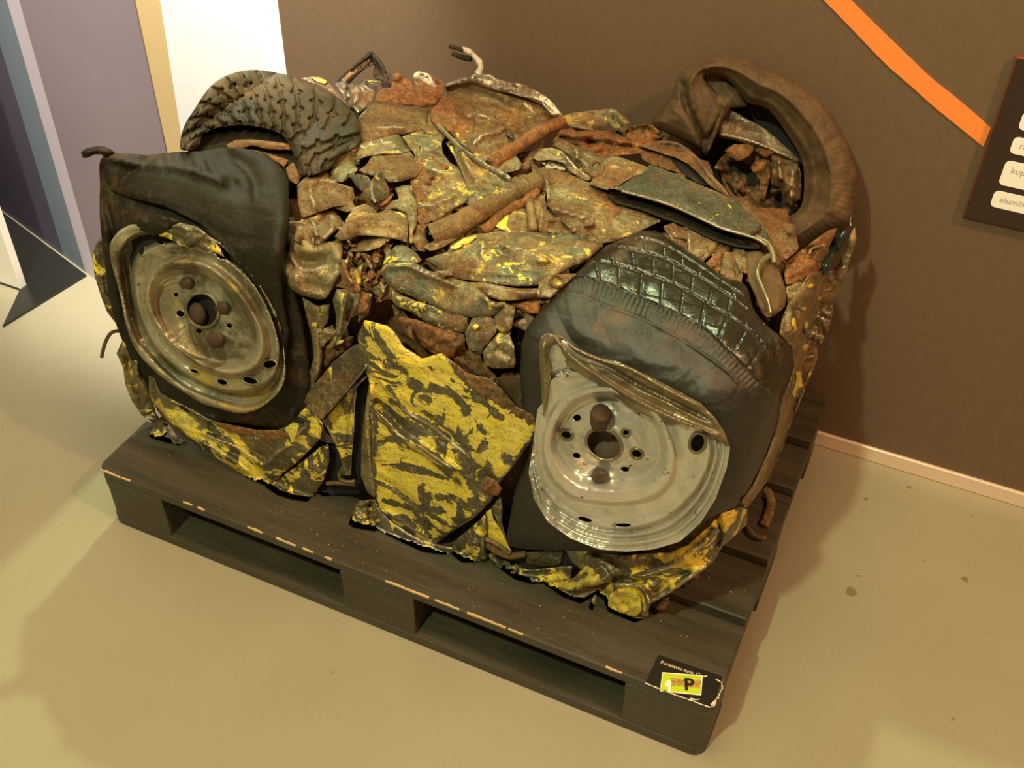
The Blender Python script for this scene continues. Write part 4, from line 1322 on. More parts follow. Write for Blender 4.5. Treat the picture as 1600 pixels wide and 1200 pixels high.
# ---------- yellow door panel
M['door'] = M['yel_hi']
sp('folded_flange', 'B2', [(985, 640), (1000, 440), (1040, 150), (1060, 40), (1100, 120), (1090, 330), (1090, 560), (1130, 760), (1150, 1030), (1090, 1060), (1030, 1000), (980, 870)], 'yel_low', off=.004, roll=.010, noise=(.004, 22, 1.5, 3), step=3.8, creases=[([(1050, 200), (1040, 450), (1060, 800), (1100, 1040)], 8, .012)])
door = sp('door_panel', 'C7', [(262, -122), (300, -200), (345, -190), (420, -170), (460, -130), (505, -60), (600, 0), (700, -30), (760, 20), (830, 110), (980, 190), (1080, 260), (1160, 300), (1200, 345), (1185, 410), (1100, 530), (1010, 640), (960, 740), (870, 830), (760, 900), (665, 965), (600, 950), (480, 880), (365, 770), (345, 640), (340, 500), (335, 330), (320, 240), (325, 140), (300, 50), (268, -20)], 'door',
   off=.030, roll=.012, rollw=6, noise=(.004, 60, .8, 2.5), step=3.2,
   chips=[([(1190, 400), (1100, 525), (1010, 640), (870, 820), (665, 955)], 9), ([(800, 400), (830, 520), (850, 620), (890, 720), (900, 780)], 26), ([(350, 300), (345, 640), (365, 860)], 9), ([(420, 150), (520, 280), (640, 350), (800, 470), (900, 560)], 8),
          ([(540, 110), (580, 150)], 14), ([(430, 40), (500, 60), (520, 90)], 8), ([(650, 150), (760, 190), (820, 280)], 12), ([(600, 200), (640, 215)], 12), ([(880, 330), (930, 420), (900, 470)], 11), ([(860, 180), (940, 250), (1010, 310)], 7),
          ([(335, 250), (450, 350), (600, 460), (760, 590)], 9), ([(370, 445), (440, 420), (500, 430)], 7), ([(380, 555), (540, 560), (700, 620), (800, 640)], 5), ([(360, 640), (470, 700), (600, 800)], 7), ([(600, 660), (612, 780)], 11), ([(690, 715), (740, 720)], 11),
          ([(400, 740), (560, 780), (700, 790)], 8), ([(560, 800), (640, 930)], 6), ([(280, -130), (285, -40), (305, 60)], 20), ([(930, 640), (880, 700), (940, 560)], 22), ([(1010, 500), (1060, 540)], 12), ([(450, 300), (600, 380), (700, 400)], 7)],
   creases=[([(325, 130), (345, 250), (420, 330), (500, 415), (600, 470), (700, 540), (800, 600)], 11, .020), ([(345, 230), (420, 290), (480, 360)], 12, -.014, 'g'),
            ([(310, 40), (420, 170), (520, 280), (640, 350), (780, 460), (900, 560)], 9, .012), ([(330, 60), (450, 215), (560, 300), (700, 390), (800, 470), (930, 590)], 13, -.012),
            ([(370, 440), (470, 425), (540, 440)], 7, -.008), ([(370, 620), (520, 720), (600, 800), (650, 950)], 9, -.007), ([(400, 790), (520, 870), (640, 940)], 8, .006),
            ([(930, 640), (980, 680)], 16, -.012, 'g'), ([(1010, 640), (930, 650), (800, 600)], 9, .005)])
sp('rust_edge', 'C7', [(700, -30), (760, 20), (830, 70), (960, 110), (1040, 190), (1100, 260), (1170, 295), (1205, 345), (1160, 350), (1080, 300), (960, 230), (850, 160), (770, 80)], 'rust', off=.033, roll=.006, noise=(.006, 12), step=3.2, jag=1.4)
sp('rust_edge', 'C7', [(905, 650), (940, 610), (990, 640), (1015, 680), (990, 715), (940, 710), (910, 690)], 'rust_org', off=.034, noise=(.005, 8), step=3, jag=.8)
sp('rolled_hem', 'C7', [(350, 730), (375, 780), (440, 850), (560, 930), (660, 968), (755, 985), (765, 1015), (700, 1020), (600, 1005), (500, 960), (400, 910), (355, 890)], 'silver', off=.034, roll=.014, rollw=5, noise=(.004, 26, .4, 2), step=3.2)
sp('crumpled_foot', 'C7', [(215, 862), (245, 780), (270, 740), (345, 735), (360, 800), (355, 900), (300, 890), (240, 880)], 'yel_low', off=.026, roll=.010, noise=(.008, 14), step=3, creases=[([(250, 800), (300, 860)], 8, .012), ([(330, 740), (325, 890)], 6, -.018)])
sp('paint_scrap', 'C7', [(245, 862), (262, 845), (322, 842), (322, 880), (280, 878)], 'yel_pure', off=.040, skirt=.004, step=2.6)
# right of the door
sp('folded_flap', 'B3', [(900, 780), (1010, 690), (1095, 620), (1165, 545), (1180, 740), (1175, 930), (1080, 950), (960, 950), (880, 880)], 'yel_mid', off=.018, roll=.008, noise=(.005, 18, .8, 2), step=3.4, creases=[([(1010, 820), (1070, 790), (1110, 810)], 7, .012), ([(1150, 600), (1140, 900)], 7, .010)])
sp('yellow_wedge', 'B3', [(1168, 530), (1212, 508), (1240, 600), (1300, 690), (1350, 800), (1395, 885), (1290, 830), (1180, 765)], 'yel_pure', off=.010, roll=.006, noise=(.004, 20, 1, 2), step=3.4)
sp('dark_fold', 'B3', [(1210, 500), (1290, 400), (1310, 500), (1300, 600), (1340, 760), (1380, 860), (1300, 700)], 'green', off=.006, roll=.008, step=4)
tube('bent_strip', tl('B3', [(1170, 760, .016), (1260, 800, .018), (1370, 880, .014)]), .004, M['brownmet'], car)
tube('bent_strip', tl('B3', [(1175, 800, .008), (1280, 870, .01), (1380, 900, .01), (1500, 880, .0)]), .006, M['rust_dk'], car)

# ---------- black beam, yellow wedge and gap left of the door
sp('gap_shade_sheet', 'B2', [(700, 400), (1060, 60), (1040, 300), (1000, 800), (980, 1030), (640, 1040), (600, 900), (690, 640)], 'hole', off=-.030, step=7)  # black sheet set back in the gap to paint its shade
sp('yellow_wedge', 'B2', [(655, 420), (720, 350), (830, 220), (940, 90), (1040, 25), (1010, 70), (950, 130), (930, 300), (925, 500), (905, 700), (900, 870), (860, 870), (790, 850), (825, 780), (800, 680), (740, 560), (690, 460)], 'yel_mid', off=.008, roll=.006, noise=(.004, 26, 1.3, 2), step=3.4,
   creases=[([(930, 150), (900, 400), (890, 860)], 10, -.010), ([(680, 440), (760, 560), (820, 740)], 8, .008)])
tube('bent_ring', tl('B2', [(800, 850, .0), (810, 900, .002), (870, 920, .0), (930, 915, -.004)]), .0028, M['rust'], car)
tube('bent_strip', tl('B2', [(700, 935, -.01), (800, 932, -.006), (930, 940, -.008)]), .004, M['rust_dk'], car)
sp('metal_post', 'B2', [(600, 470), (660, 430), (700, 520), (740, 560), (760, 600), (680, 590), (620, 560)], 'darkbar', off=.000, step=4)
sp('dark_beam', 'A', [(476, 628), (480, 615), (520, 566), (545, 545), (558, 537), (568, 548), (575, 560), (565, 585), (545, 610), (503, 656), (498, 655)], 'darkbar', off=.034, roll=.002, rollw=3, step=4, noise=(.002, 40), tilt=(0, .03))
tube('bright_edge', [(501, 656, .036), (530, 622, .036), (560, 588, .036), (573, 570, .034)], .0022, M['silver'], car)

# left strip column beside the front left tyre
sp('bent_column', 'T7', [(225, 235), (350, 310), (455, 295), (440, 440), (360, 550), (400, 690), (385, 880), (330, 960), (300, 1010), (255, 960), (320, 740), (310, 600), (262, 400)], 'olive', off=-.004, roll=.012, noise=(.006, 22, 1.3, 2), step=3.6, creases=[([(390, 500), (350, 600), (360, 740), (340, 900)], 8, .010)])
sp('paint_scrap', 'T7', [(305, 450), (350, 445), (348, 490), (312, 490)], 'yel_pure', off=.004, skirt=.003, step=2.6)
sp('paint_scrap', 'T7', [(350, 665), (368, 665), (362, 740), (350, 745)], 'yel_pure', off=.006, skirt=.003, step=2.4)
sp('rust_crumple', 'T7', [(440, 560), (540, 560), (660, 560), (640, 640), (540, 720), (420, 820), (380, 900), (400, 700)], 'rust_dk', off=-.014, noise=(.010, 12), step=3.6)
sp('folded_scrap', 'T7', [(430, 660), (470, 600), (500, 540), (510, 400), (480, 260), (512, 168), (600, 172), (660, 190), (712, 205), (690, 300), (640, 390), (600, 480), (545, 590), (480, 668)], 'green', off=.010, roll=.012, noise=(.006, 22, 1.4, 2), step=3.4, creases=[([(590, 190), (560, 350), (520, 560)], 9, .012), ([(640, 240), (590, 450)], 8, -.010)])
sp('paint_scrap', 'T7', [(540, 200), (575, 195), (600, 215), (560, 290), (550, 380), (545, 290)], 'yel_pure', off=.026, skirt=.003, step=2.4, jag=.7)
sp('paint_scrap', 'T7', [(500, 640), (520, 600), (575, 592), (560, 620)], 'yel_pure', off=.020, skirt=.003, step=2.4)
sp('crumpled_scrap', 'T7', [(340, 560), (400, 500), (480, 470), (505, 520), (480, 580), (430, 600), (400, 660), (360, 640)], 'brownmet', off=.008, roll=.010, noise=(.008, 12), step=3.2)

# ---------- lower left crumple
sp('torn_side_strip', 'B8', [(18, 60), (50, -10), (90, -70), (110, 0), (150, 200), (190, 420), (175, 450), (110, 432), (70, 330), (30, 200)], 'yel_mid', off=-.012, roll=.010, noise=(.006, 20, 1.4), step=4)
sp('torn_side_strip', 'B8', [(110, 430), (170, 440), (215, 560), (240, 620), (200, 590), (160, 500)], 'rust_dk', off=-.012, noise=(.006, 9), step=3.2, jag=1.4)
sp('torn_side_strip', 'B8', [(168, 690), (205, 605), (250, 640), (290, 700), (350, 800), (380, 900), (385, 960), (410, 1040), (420, 1110), (380, 1110), (330, 1080), (260, 980), (222, 880), (210, 780)], 'olive', off=-.006, roll=.012, noise=(.008, 24, 1.1, 2), step=3.8, creases=[([(290, 720), (310, 850), (380, 960)], 8, .014), ([(240, 700), (260, 860), (370, 1040)], 9, -.012)])
sp('paint_scrap', 'B8', [(205, 610), (225, 605), (250, 640), (235, 658), (205, 640)], 'yel_pure', off=.002, skirt=.003, step=2.8)
sp('paint_scrap', 'B8', [(330, 1045), (380, 1038), (398, 1048), (360, 1062), (335, 1060)], 'yel_pure', off=.008, skirt=.003, step=2.6)
sp('crumpled_foot', 'B1', [(460, 480), (540, 440), (600, 520), (640, 570), (690, 640), (780, 680), (745, 725), (640, 700), (500, 655), (500, 620), (545, 560)], 'silver', off=.004, roll=.010, noise=(.009, 16, .8), step=3.2)
sp('paint_scrap', 'B1', [(530, 612), (580, 605), (635, 640), (610, 665), (540, 655)], 'yel_pure', off=.014, skirt=.003, step=2.6)
sp('sill_panel', 'C2', [(398, 560), (425, 570), (450, 640), (520, 680), (600, 720), (690, 770), (800, 795), (900, 815), (990, 822), (1050, 795), (1085, 770), (1110, 730), (1150, 690), (1180, 720), (1215, 790), (1200, 860), (1110, 950), (1000, 1040), (950, 1078), (860, 1040), (760, 980), (680, 930), (560, 850), (480, 760), (400, 660)], 'yel_mid',
   off=.024, roll=.010, noise=(.004, 36, .5, 2.4), step=3.4, creases=[([(480, 740), (560, 800), (680, 850), (800, 890), (950, 990)], 9, .018), ([(520, 690), (640, 770), (800, 860), (960, 960)], 14, -.010), ([(950, 980), (1000, 920), (1060, 880), (1130, 790)], 10, .010), ([(560, 830), (700, 900), (880, 1020)], 9, .012), ([(500, 760), (640, 840), (860, 960), (940, 1060)], 8, -.010), ([(660, 790), (820, 830), (990, 840)], 8, -.008)])
sp('rust_edge', 'C2', [(690, 775), (800, 795), (900, 815), (1000, 815), (1060, 830), (1040, 870), (980, 890), (900, 850), (760, 820)], 'rust_org', off=.026, roll=.006, noise=(.004, 14, .2, 2), step=3.4)
sp('sill_panel', 'C2', [(945, 1082), (1090, 985), (1200, 895), (1240, 880), (1245, 960), (1215, 1060), (1140, 1150), (1070, 1140), (1000, 1120)], 'yel_mid', off=.010, roll=.014, noise=(.005, 22, .7, 1.5), step=3.6)
sp('torn_side_strip', 'C2', [(400, 660), (430, 620), (470, 700), (500, 740), (545, 790), (560, 850), (500, 800), (440, 730)], 'rust_dk', off=.014, noise=(.006, 10), step=3.2)
tube('wire', tl('B8', [(200, 555, .0), (175, 548, .01), (130, 565, .015), (95, 630, .015), (75, 712, .015)]), .0032, M['nut'], car)['label'] = 'short bent wire end'

# ---------- front left wheel
tyre_fl = sp('tyre', 'A', [(158, 248), (190, 240), (250, 243), (300, 243), (360, 234), (405, 236), (434, 258), (450, 300), (452, 345), (448, 400), (456, 440), (470, 490), (482, 560), (486, 620), (488, 645), (470, 668), (430, 670), (380, 662), (330, 655), (285, 648), (245, 618), (215, 578), (188, 525), (172, 470), (162, 400), (156, 340), (156, 290)], 'black',
   off=.012, roll=.026, rollw=9, curve=True, step=4.5, skirt=.06, noise=(.003, 60), creases=[([(160, 300), (185, 400), (205, 500), (260, 590)], 10, -.012), ([(455, 640), (460, 655), (475, 660)], 7, .02)])
tyre_fl['label'] = 'smooth black tyre, front left'
sp('tyre_drape', 'B7', [(195, 150), (215, 115), (270, 85), (450, 108), (600, 96), (740, 80), (900, 78), (1000, 62), (1130, 48), (1250, 60), (1400, 108), (1490, 180), (1545, 280), (1560, 380), (1550, 600), (1520, 800), (1500, 1000), (1520, 1200), (1560, 1400), (1540, 1560), (1480, 1500), (1420, 1300), (1330, 1080), (1200, 900), (1050, 740), (900, 605), (760, 535), (640, 480), (480, 440), (340, 400), (240, 360), (205, 280)], 'black',
   parent=tyre_fl, off=.044, roll=.020, rollw=8, step=4, skirt=.03, noise=(.004, 70, .3, 2),
   creases=[([(210, 130), (330, 150), (450, 178), (700, 195), (860, 230), (1000, 280), (1100, 330)], 9, .014), ([(700, 120), (900, 110), (1100, 80)], 14, -.014, 'g'), ([(860, 130), (900, 200), (860, 230)], 9, .008), ([(960, 130), (1000, 220), (1080, 300)], 9, .008),
            ([(1100, 120), (1260, 250), (1230, 360), (1150, 330)], 16, -.014, 'g'), ([(1150, 150), (1240, 220), (1300, 330), (1300, 430)], 8, .007), ([(480, 120), (500, 180)], 6, -.006), ([(620, 105), (640, 190)], 6, -.006), ([(760, 95), (790, 200)], 6, -.006), ([(240, 200), (480, 250), (760, 300), (1000, 420), (1200, 620)], 60, .006, 'g'), ([(480, 460), (700, 520), (900, 620), (1100, 800), (1300, 1050), (1420, 1290)], 7, .010), ([(1400, 300), (1480, 500), (1450, 900)], 26, .010, 'g')])
sp('tyre_flap', 'B7', [(30, 85), (60, 60), (130, 42), (190, 38), (240, 55), (280, 85), (240, 105), (205, 125), (180, 100), (130, 100), (80, 125), (45, 128)], 'black', parent=tyre_fl, off=.046, roll=.006, rollw=3, step=3, skirt=.012, creases=[([(60, 95), (150, 70), (240, 85)], 7, .008)])
# rim
B8 = lambda L: [p[:2] for p in tl('B8', L)]
l0 = B8(ell(705, 418, 100, 112, -.5))
l1 = B8([(420, 400), (440, 290), (540, 215), (700, 215), (860, 320), (960, 480), (980, 640), (880, 730), (720, 710), (560, 640), (460, 520)])
l2 = B8([(360, 330), (410, 180), (540, 118), (720, 140), (870, 250), (990, 400), (1070, 560), (1060, 710), (960, 795), (800, 795), (600, 690), (430, 510)])
l3 = B8([(300, 330), (310, 120), (440, 20), (680, 30), (860, 110), (1020, 250), (1120, 430), (1180, 640), (1150, 810), (1050, 890), (880, 912), (700, 862), (520, 745), (380, 580)])
l4 = B8([(185, 260), (180, 60), (260, -50), (420, -80), (640, -40), (820, 10), (1000, 190), (1110, 360), (1200, 560), (1215, 800), (1130, 970), (1010, 1030), (860, 1010), (720, 960), (560, 880), (400, 740), (280, 560)])
l5 = B8([(125, 60), (160, -50), (250, -115), (330, -110), (420, -100), (640, -70), (820, -5), (1000, 170), (1120, 350), (1190, 520), (1225, 800), (1190, 920), (1110, 1000), (1020, 1050), (920, 1062), (800, 1030), (700, 1000), (580, 925), (430, 820), (300, 680), (230, 520), (190, 320)])
f_l = rings_field(l0 and (140 + 705 * .25, 380 + 418 * .25), [(l0, -.004), (l1, -.012), (l2, .034), (lerp_loop(l2, l3, .45), .000), (l3, .010), (lerp_loop(l3, l4, .35), -.040), (lerp_loop(l3, l4, .75), -.034), (l4, .010), (lerp_loop(l4, l5, .6), .016), (l5, .004)])
base_l = [(200, 400, .090), (430, 600, .080), (330, 350, .112), (250, 620, .074)]
vents = [(325, 38, 22, 38, 0), (445, -2, 26, 12, .3), (655, 800, 30, 13, .35), (830, 868, 34, 18, .3), (1003, 858, 48, 22, .25), (1125, 757, 42, 26, -.1), (822, 78, 36, 22, .45)]
bolts = [(540, 322, 15, 13, 0), (568, 440, 28, 22, .4), (685, 549, 17, 14, .4), (874, 515, 17, 14, .5)]
rim_l = sp('wheel_rim', 'A', l5, 'rim_l', off=.014, base=base_l, roll=.006, rollw=3, step=2.6, skirt=.03, noise=(.002, 30), field=f_l, curve=True,
           holes=[B8(ell(705, 418, 98, 110, -.5))] + [B8(ell(*v)) for v in vents + bolts],
           creases=[(B8([(190, 60), (230, 250), (260, 480), (330, 640)]), 7, -.016), (B8([(440, 270), (560, 230), (600, 300)]), 7, .006), (B8([(720, 640), (800, 560), (900, 620)]), 8, .006)])
rim_l['label'] = 'olive stained steel rim, front left'
sp('rim_cavity_shade', 'A', B8([(250, 100), (300, -50), (500, -60), (800, 40), (1050, 260), (1180, 600), (1150, 860), (900, 950), (650, 860), (420, 660), (280, 360)]), 'hole', base=base_l, off=-.012, step=9, parent=rim_l, skirt=.002)
for v in vents + bolts[1:2]:
    tube('vent_lip', [(p[0], p[1], .0155 + float(f_l(np.array([p]))[0])) for p in B8(ell(v[0], v[1], v[2] + 2, v[3] + 2, v[4], 9))], .0016, M['rim_l'], rim_l, base=base_l, closed=True, seg=6)
sp('hub_cap', 'B8', ell(668, 445, 62, 76, -.35), 'nut', base=base_l, off=.004, bulge=.014, bw=10, curve=True, step=3, parent=rim_l)['label'] = 'rusty brown hub'
tube('hub_collar', [(p[0], p[1], .0155 + float(f_l(np.array([p]))[0])) for p in B8(ell(705, 418, 100, 112, -.5, 12))], .0028, M['rim_l'], rim_l, base=base_l, closed=True, seg=8)
for (x, y, r) in ((605, 250, 50), (830, 405, 52), (788, 600, 64)):
    sp('lug_nut', 'B8', ell(x, y, r, r * .92, 0, 6), 'nut', base=base_l, off=.014, bulge=.012, bw=5, roll=.006, rollw=3, step=2.6, parent=rim_l, skirt=.02)
# crumpled pieces over the top of the rim
sp('rubber_fold', 'B7', [(450, 560), (560, 550), (680, 560), (760, 590), (700, 620), (640, 680), (560, 700), (500, 670), (440, 650)], 'black', off=.034, base=base_l, roll=.010, noise=(.004, 20), step=3.4, parent=tyre_fl)
sp('stained_fold', 'B7', [(600, 700), (660, 640), (760, 600), (880, 630), (960, 690), (1050, 780), (1090, 860), (1020, 820), (900, 800), (760, 770), (680, 720)], 'yel_mid', off=.030, base=base_l, roll=.010, noise=(.007, 22, .4, 2), step=3.4, parent=rim_l)

# ---------- right hand side, behind the front wheel
sp('rust_wedge', 'T6', [(880, 700), (900, 590), (1000, 500), (1100, 430), (1250, 320), (1330, 300), (1250, 480), (1180, 640), (1060, 730), (900, 780)], 'rust_org', off=-.012, noise=(.014, 18, -.7, 2), step=3.6, jag=.8)
sp('torn_scrap', 'T6', [(1100, 520), (1160, 460), (1240, 430), (1260, 500), (1200, 580), (1140, 600)], 'rust_dk', off=.002, noise=(.008, 12), step=3.2)
tube('bent_ring', tl('T6', [(1090, 520, .01), (1110, 475, .012), (1170, 455, .012), (1230, 450, .008)]), .0022, M['silver'], car)
sp('yellow_scrap', 'T6', [(900, 790), (1000, 750), (1080, 760), (1000, 860), (910, 930)], 'yel_low', off=-.006, noise=(.008, 12), step=3.2)
sp('olive_fragment', 'T6', [(790, 400), (830, 350), (880, 330), (980, 370), (1005, 470), (900, 565), (850, 510)], 'rust_tan', off=.004, roll=.006, noise=(.004, 16), step=3.4)
sp('bolt_head', 'T6', ell(930, 303, 42, 44, 0, 6), 'rust', off=.022, bulge=.008, bw=4, step=2.8, roll=.004)
# rear right tyre
base_rr = [(1060, 150, .70), (1330, 300, .705), (1200, 420, .66), (1050, 350, .66)]
RR_OUT = [(380, 425), (430, 340), (475, 270), (500, 190), (560, 135), (680, 95), (800, 100), (960, 150), (1120, 240), (1250, 360), (1330, 490), (1378, 640), (1382, 760), (1365, 900), (1290, 960), (1180, 1010), (1060, 1110), (980, 1080), (960, 980), (870, 920), (740, 760), (690, 600), (560, 520)]
RR_IN = [(620, 560), (640, 500), (700, 430), (740, 360), (700, 280), (640, 190), (740, 200), (830, 300), (850, 320), (950, 350), (1040, 470), (1110, 590), (1126, 700), (1110, 830), (1030, 890), (1000, 905), (920, 900), (830, 820), (760, 740), (700, 650)]
c4 = lambda L: [p[:2] for p in tl('C4', L)]
rr_o, rr_i = catmull(np.array(c4(RR_OUT)), True), catmull(np.array(c4(RR_IN)), True)


def rr_field(V):
    do, _, _ = seg_dist(V, np.vstack([rr_o, rr_o[:1]]))
    di, _, _ = seg_dist(V, np.vstack([rr_i, rr_i[:1]]))
    v = di / (di + do + 1e-6)
    a = np.arctan2(V[:, 1] - 265, V[:, 0] - 1190)
    ribs = .0022 * np.maximum(0, np.cos(a * 95 + v * 5)) * np.clip((v - .55) * 6, 0, 1)
    lip = .007 * np.exp(-((v - .16) / .06) ** 2) + .006 * np.exp(-((v - .52) / .05) ** 2)
    return .050 * np.sin(np.clip(v, 0, 1) * math.pi * .72 + .2) - .03 * np.clip(v - .6, 0, 1) + lip + ribs


tyre_rr = sp('tyre', 'C4', RR_OUT, 'dusty', off=.0, base=base_rr, roll=.030, rollw=8, curve=True, step=3.2, skirt=.06, holes=[catmull(np.array(RR_IN), True, 3)], field=rr_field, noise=(.002, 30),
             creases=[([(520, 200), (545, 330), (600, 450), (640, 560)], 10, -.016)])
tyre_rr['label'] = 'brown dusty tyre standing up, rear right'
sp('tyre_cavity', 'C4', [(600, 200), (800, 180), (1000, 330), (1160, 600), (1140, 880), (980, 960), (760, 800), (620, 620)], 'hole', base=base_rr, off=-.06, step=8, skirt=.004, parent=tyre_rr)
sp('tyre_inner_wall', 'C4', [(500, 245), (560, 180), (640, 160), (720, 195), (800, 260), (845, 335), (760, 345), (725, 400), (690, 480), (645, 580), (600, 545), (545, 430), (515, 330)], 'dusty', base=base_rr, off=.016, roll=.016, step=3.6, noise=(.004, 26, .9, 2), parent=tyre_rr, creases=[([(740, 310), (700, 420), (650, 570)], 8, .012), ([(560, 420), (620, 300), (700, 220)], 12, -.008, 'g')])
sp('wheel_scrap', 'C4', [(680, 640), (720, 580), (760, 520), (900, 520), (1100, 600), (1118, 820), (1030, 895), (920, 900), (830, 810)], 'rust', base=base_rr, off=-.026, noise=(.022, 20, 1.2, 1.6), step=3.4, parent=tyre_rr, creases=[([(780, 640), (850, 650), (900, 720)], 14, -.04, 'g'), ([(1000, 760), (1010, 880)], 9, -.03), ([(890, 620), (900, 780)], 8, .02)])
sp('wheel_hood', 'C4', [(725, 400), (735, 365), (760, 348), (850, 400), (940, 450), (1030, 530), (1108, 600), (1090, 615), (1000, 575), (880, 535), (780, 500), (705, 490), (700, 460)], 'silver', base=base_rr, off=-.002, roll=.010, noise=(.004, 26, .5, 2), step=3.2, parent=tyre_rr, creases=[([(705, 470), (800, 490), (900, 520), (1090, 600)], 6, .012), ([(740, 400), (830, 450), (900, 470)], 10, -.008, 'g')])
sp('rust_petal', 'C4', [(735, 555), (780, 522), (870, 520), (882, 545), (850, 585), (800, 608), (770, 590)], 'rust_org', base=base_rr, off=.004, roll=.004, step=3, parent=tyre_rr, skirt=.012)
sp('rust_petal', 'C4', [(880, 550), (920, 530), (990, 545), (985, 565), (935, 588), (905, 570)], 'rust_org', base=base_rr, off=.002, roll=.004, step=3, parent=tyre_rr, skirt=.012)
sp('wheel_column', 'C4', [(955, 570), (1000, 575), (1040, 600), (1095, 605), (1112, 680), (1110, 790), (1060, 828), (1028, 815), (1012, 740), (960, 720), (970, 640)], 'rust_tan', base=base_rr, off=-.002, roll=.008, noise=(.007, 18, 1.4, 2), step=3.2, parent=tyre_rr, creases=[([(1000, 590), (1010, 700)], 8, .016), ([(1070, 640), (1060, 800)], 10, .012)])
sp('wheel_column', 'C4', [(885, 600), (955, 590), (960, 680), (940, 760), (930, 800), (905, 790), (905, 700), (860, 640)], 'rust_org', base=base_rr, off=-.012, roll=.008, noise=(.006, 12), step=3.2, parent=tyre_rr)

# under the long bar
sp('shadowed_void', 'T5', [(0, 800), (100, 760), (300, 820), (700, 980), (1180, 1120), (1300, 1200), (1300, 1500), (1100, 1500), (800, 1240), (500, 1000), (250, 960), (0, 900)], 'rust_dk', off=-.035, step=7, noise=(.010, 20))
sp('crumpled_scrap', 'C4', [(430, 930), (480, 910), (540, 930), (620, 950), (700, 1000), (690, 1050), (640, 1090), (560, 1060), (480, 1000)], 'rust', off=-.006, roll=.006, noise=(.012, 15), step=3.2, jag=.7)
sp('olive_fragment', 'T6', [(90, 310), (200, 370), (330, 430), (280, 510), (200, 585), (100, 520), (70, 420)], 'rust_tan', off=.002, roll=.006, step=3.4, noise=(.004, 16), creases=[([(90, 320), (90, 500)], 5, .010)])
sp('tan_block', 'T6', [(350, 680), (365, 560), (380, 500), (500, 505), (520, 560), (550, 620), (525, 745), (440, 720)], 'rust_tan', off=.004, roll=.010, step=3.2, noise=(.003, 22, 1.5, 3), creases=[([(480, 510), (490, 730)], 7, -.012)])
sp('rust_crumple', 'T6', [(220, 600), (290, 530), (370, 500), (360, 600), (345, 680), (290, 660)], 'rust_org', off=.0, noise=(.010, 9), step=3)
sp('tube_end', 'T6', [(360, 690), (460, 700), (530, 750), (560, 800), (500, 800), (420, 760)], 'rust', off=.004, roll=.010, step=3.2)
sp('olive_hollow', 'C4', [(0, 700), (140, 760), (330, 850), (420, 900), (340, 940), (200, 1000), (120, 1010), (60, 960), (0, 950)], 'olive', off=-.006, roll=.012, noise=(.006, 26, .4, 2), step=4)
sp('arched_strap', 'T5', [(205, 365), (270, 335), (350, 320), (430, 318), (520, 330), (620, 385), (720, 480), (800, 590), (900, 690), (960, 780), (880, 745), (790, 690), (700, 590), (600, 505), (500, 455), (420, 435), (330, 400)], 'rust_dk', off=.024, roll=.006, rollw=3, step=3, creases=[([(230, 355), (400, 330), (540, 350), (680, 460), (790, 600), (920, 740)], 5, .012)])
sp('crumpled_strip', 'T5', [(210, 390), (330, 400), (430, 440), (500, 520), (560, 590), (450, 560), (300, 520), (230, 470)], 'rust', off=.006, noise=(.008, 14, .5, 2), step=3.4)
sp('cavity_shade_sheet', 'T5', [(440, 435), (520, 450), (640, 520), (720, 600), (800, 700), (700, 680), (560, 590), (500, 510)], 'hole', off=.004, step=5)
sp('rust_crumple', 'T5', [(90, 230), (170, 190), (290, 185), (390, 240), (400, 300), (300, 330), (200, 350), (110, 300)], 'rust_org', off=.010, noise=(.009, 14), step=3.2, creases=[([(110, 220), (170, 190), (300, 190), (380, 260)], 6, .012)])
sp('triangular_plate', 'A', [(921, 288), (936, 262), (948, 247), (965, 244), (1012, 261), (1014, 268), (1000, 272), (985, 278), (962, 293), (948, 297)], 'olive_rust', off=.022, roll=.004, step=3.6, noise=(.003, 20))
bar = sp('long_bar', 'T5', [(-10, 720), (60, 690), (140, 640), (260, 570), (290, 520), (420, 560), (600, 640), (880, 755), (1040, 830), (1120, 890), (1200, 970), (1228, 1030), (1170, 1085), (1110, 1112), (900, 1050), (700, 960), (480, 862), (260, 792), (90, 742)], 'darkbar', off=.042, roll=.003, rollw=3, step=4, noise=(.003, 50, .45, 3), skirt=.022)
bar['label'] = 'long flat dark olive bar'
tube('bright_edge', tl('T5', [(60, 740, .044), (260, 792, .044), (480, 862, .044), (700, 960, .044), (900, 1050, .044), (1110, 1112, .044), (1200, 1145, .04), (1270, 1195, .036)]), .0022, M['silver'], bar)
sp('bar_side', 'T5', [(-60, 790), (60, 745), (260, 795), (480, 865), (700, 963), (900, 1053), (1110, 1115), (1230, 1160), (1200, 1230), (1000, 1200), (800, 1140), (560, 1020), (380, 960), (200, 890), (0, 840)], 'black', off=.004, step=5, roll=.004)
sp('dark_leaf', 'T6', [(560, 500), (640, 490), (700, 500), (760, 560), (800, 590), (850, 680), (890, 790), (905, 880), (885, 960), (800, 1030), (740, 1050), (690, 1000), (640, 860), (580, 740)], 'dusty', off=.012, roll=.010, step=4, noise=(.003, 26))
tube('worn_edge', tl('T6', [(640, 375, .036), (740, 430, .036), (785, 510, .034), (800, 590, .030)]), .0042, M['rim_f'], car, flat=.6)
tube('worn_edge', tl('T6', [(760, 530, .030), (690, 590, .030), (660, 690, .028), (700, 800, .028), (745, 900, .028), (770, 1010, .024)]), .0045, M['rim_f'], car, r_end=.002, flat=.6)
sp('dark_leaf', 'T6', [(600, 360), (640, 330), (705, 285), (740, 340), (790, 450), (820, 560), (790, 560), (760, 460), (680, 390)], 'darkbar', off=.026, roll=.006, step=3.6)

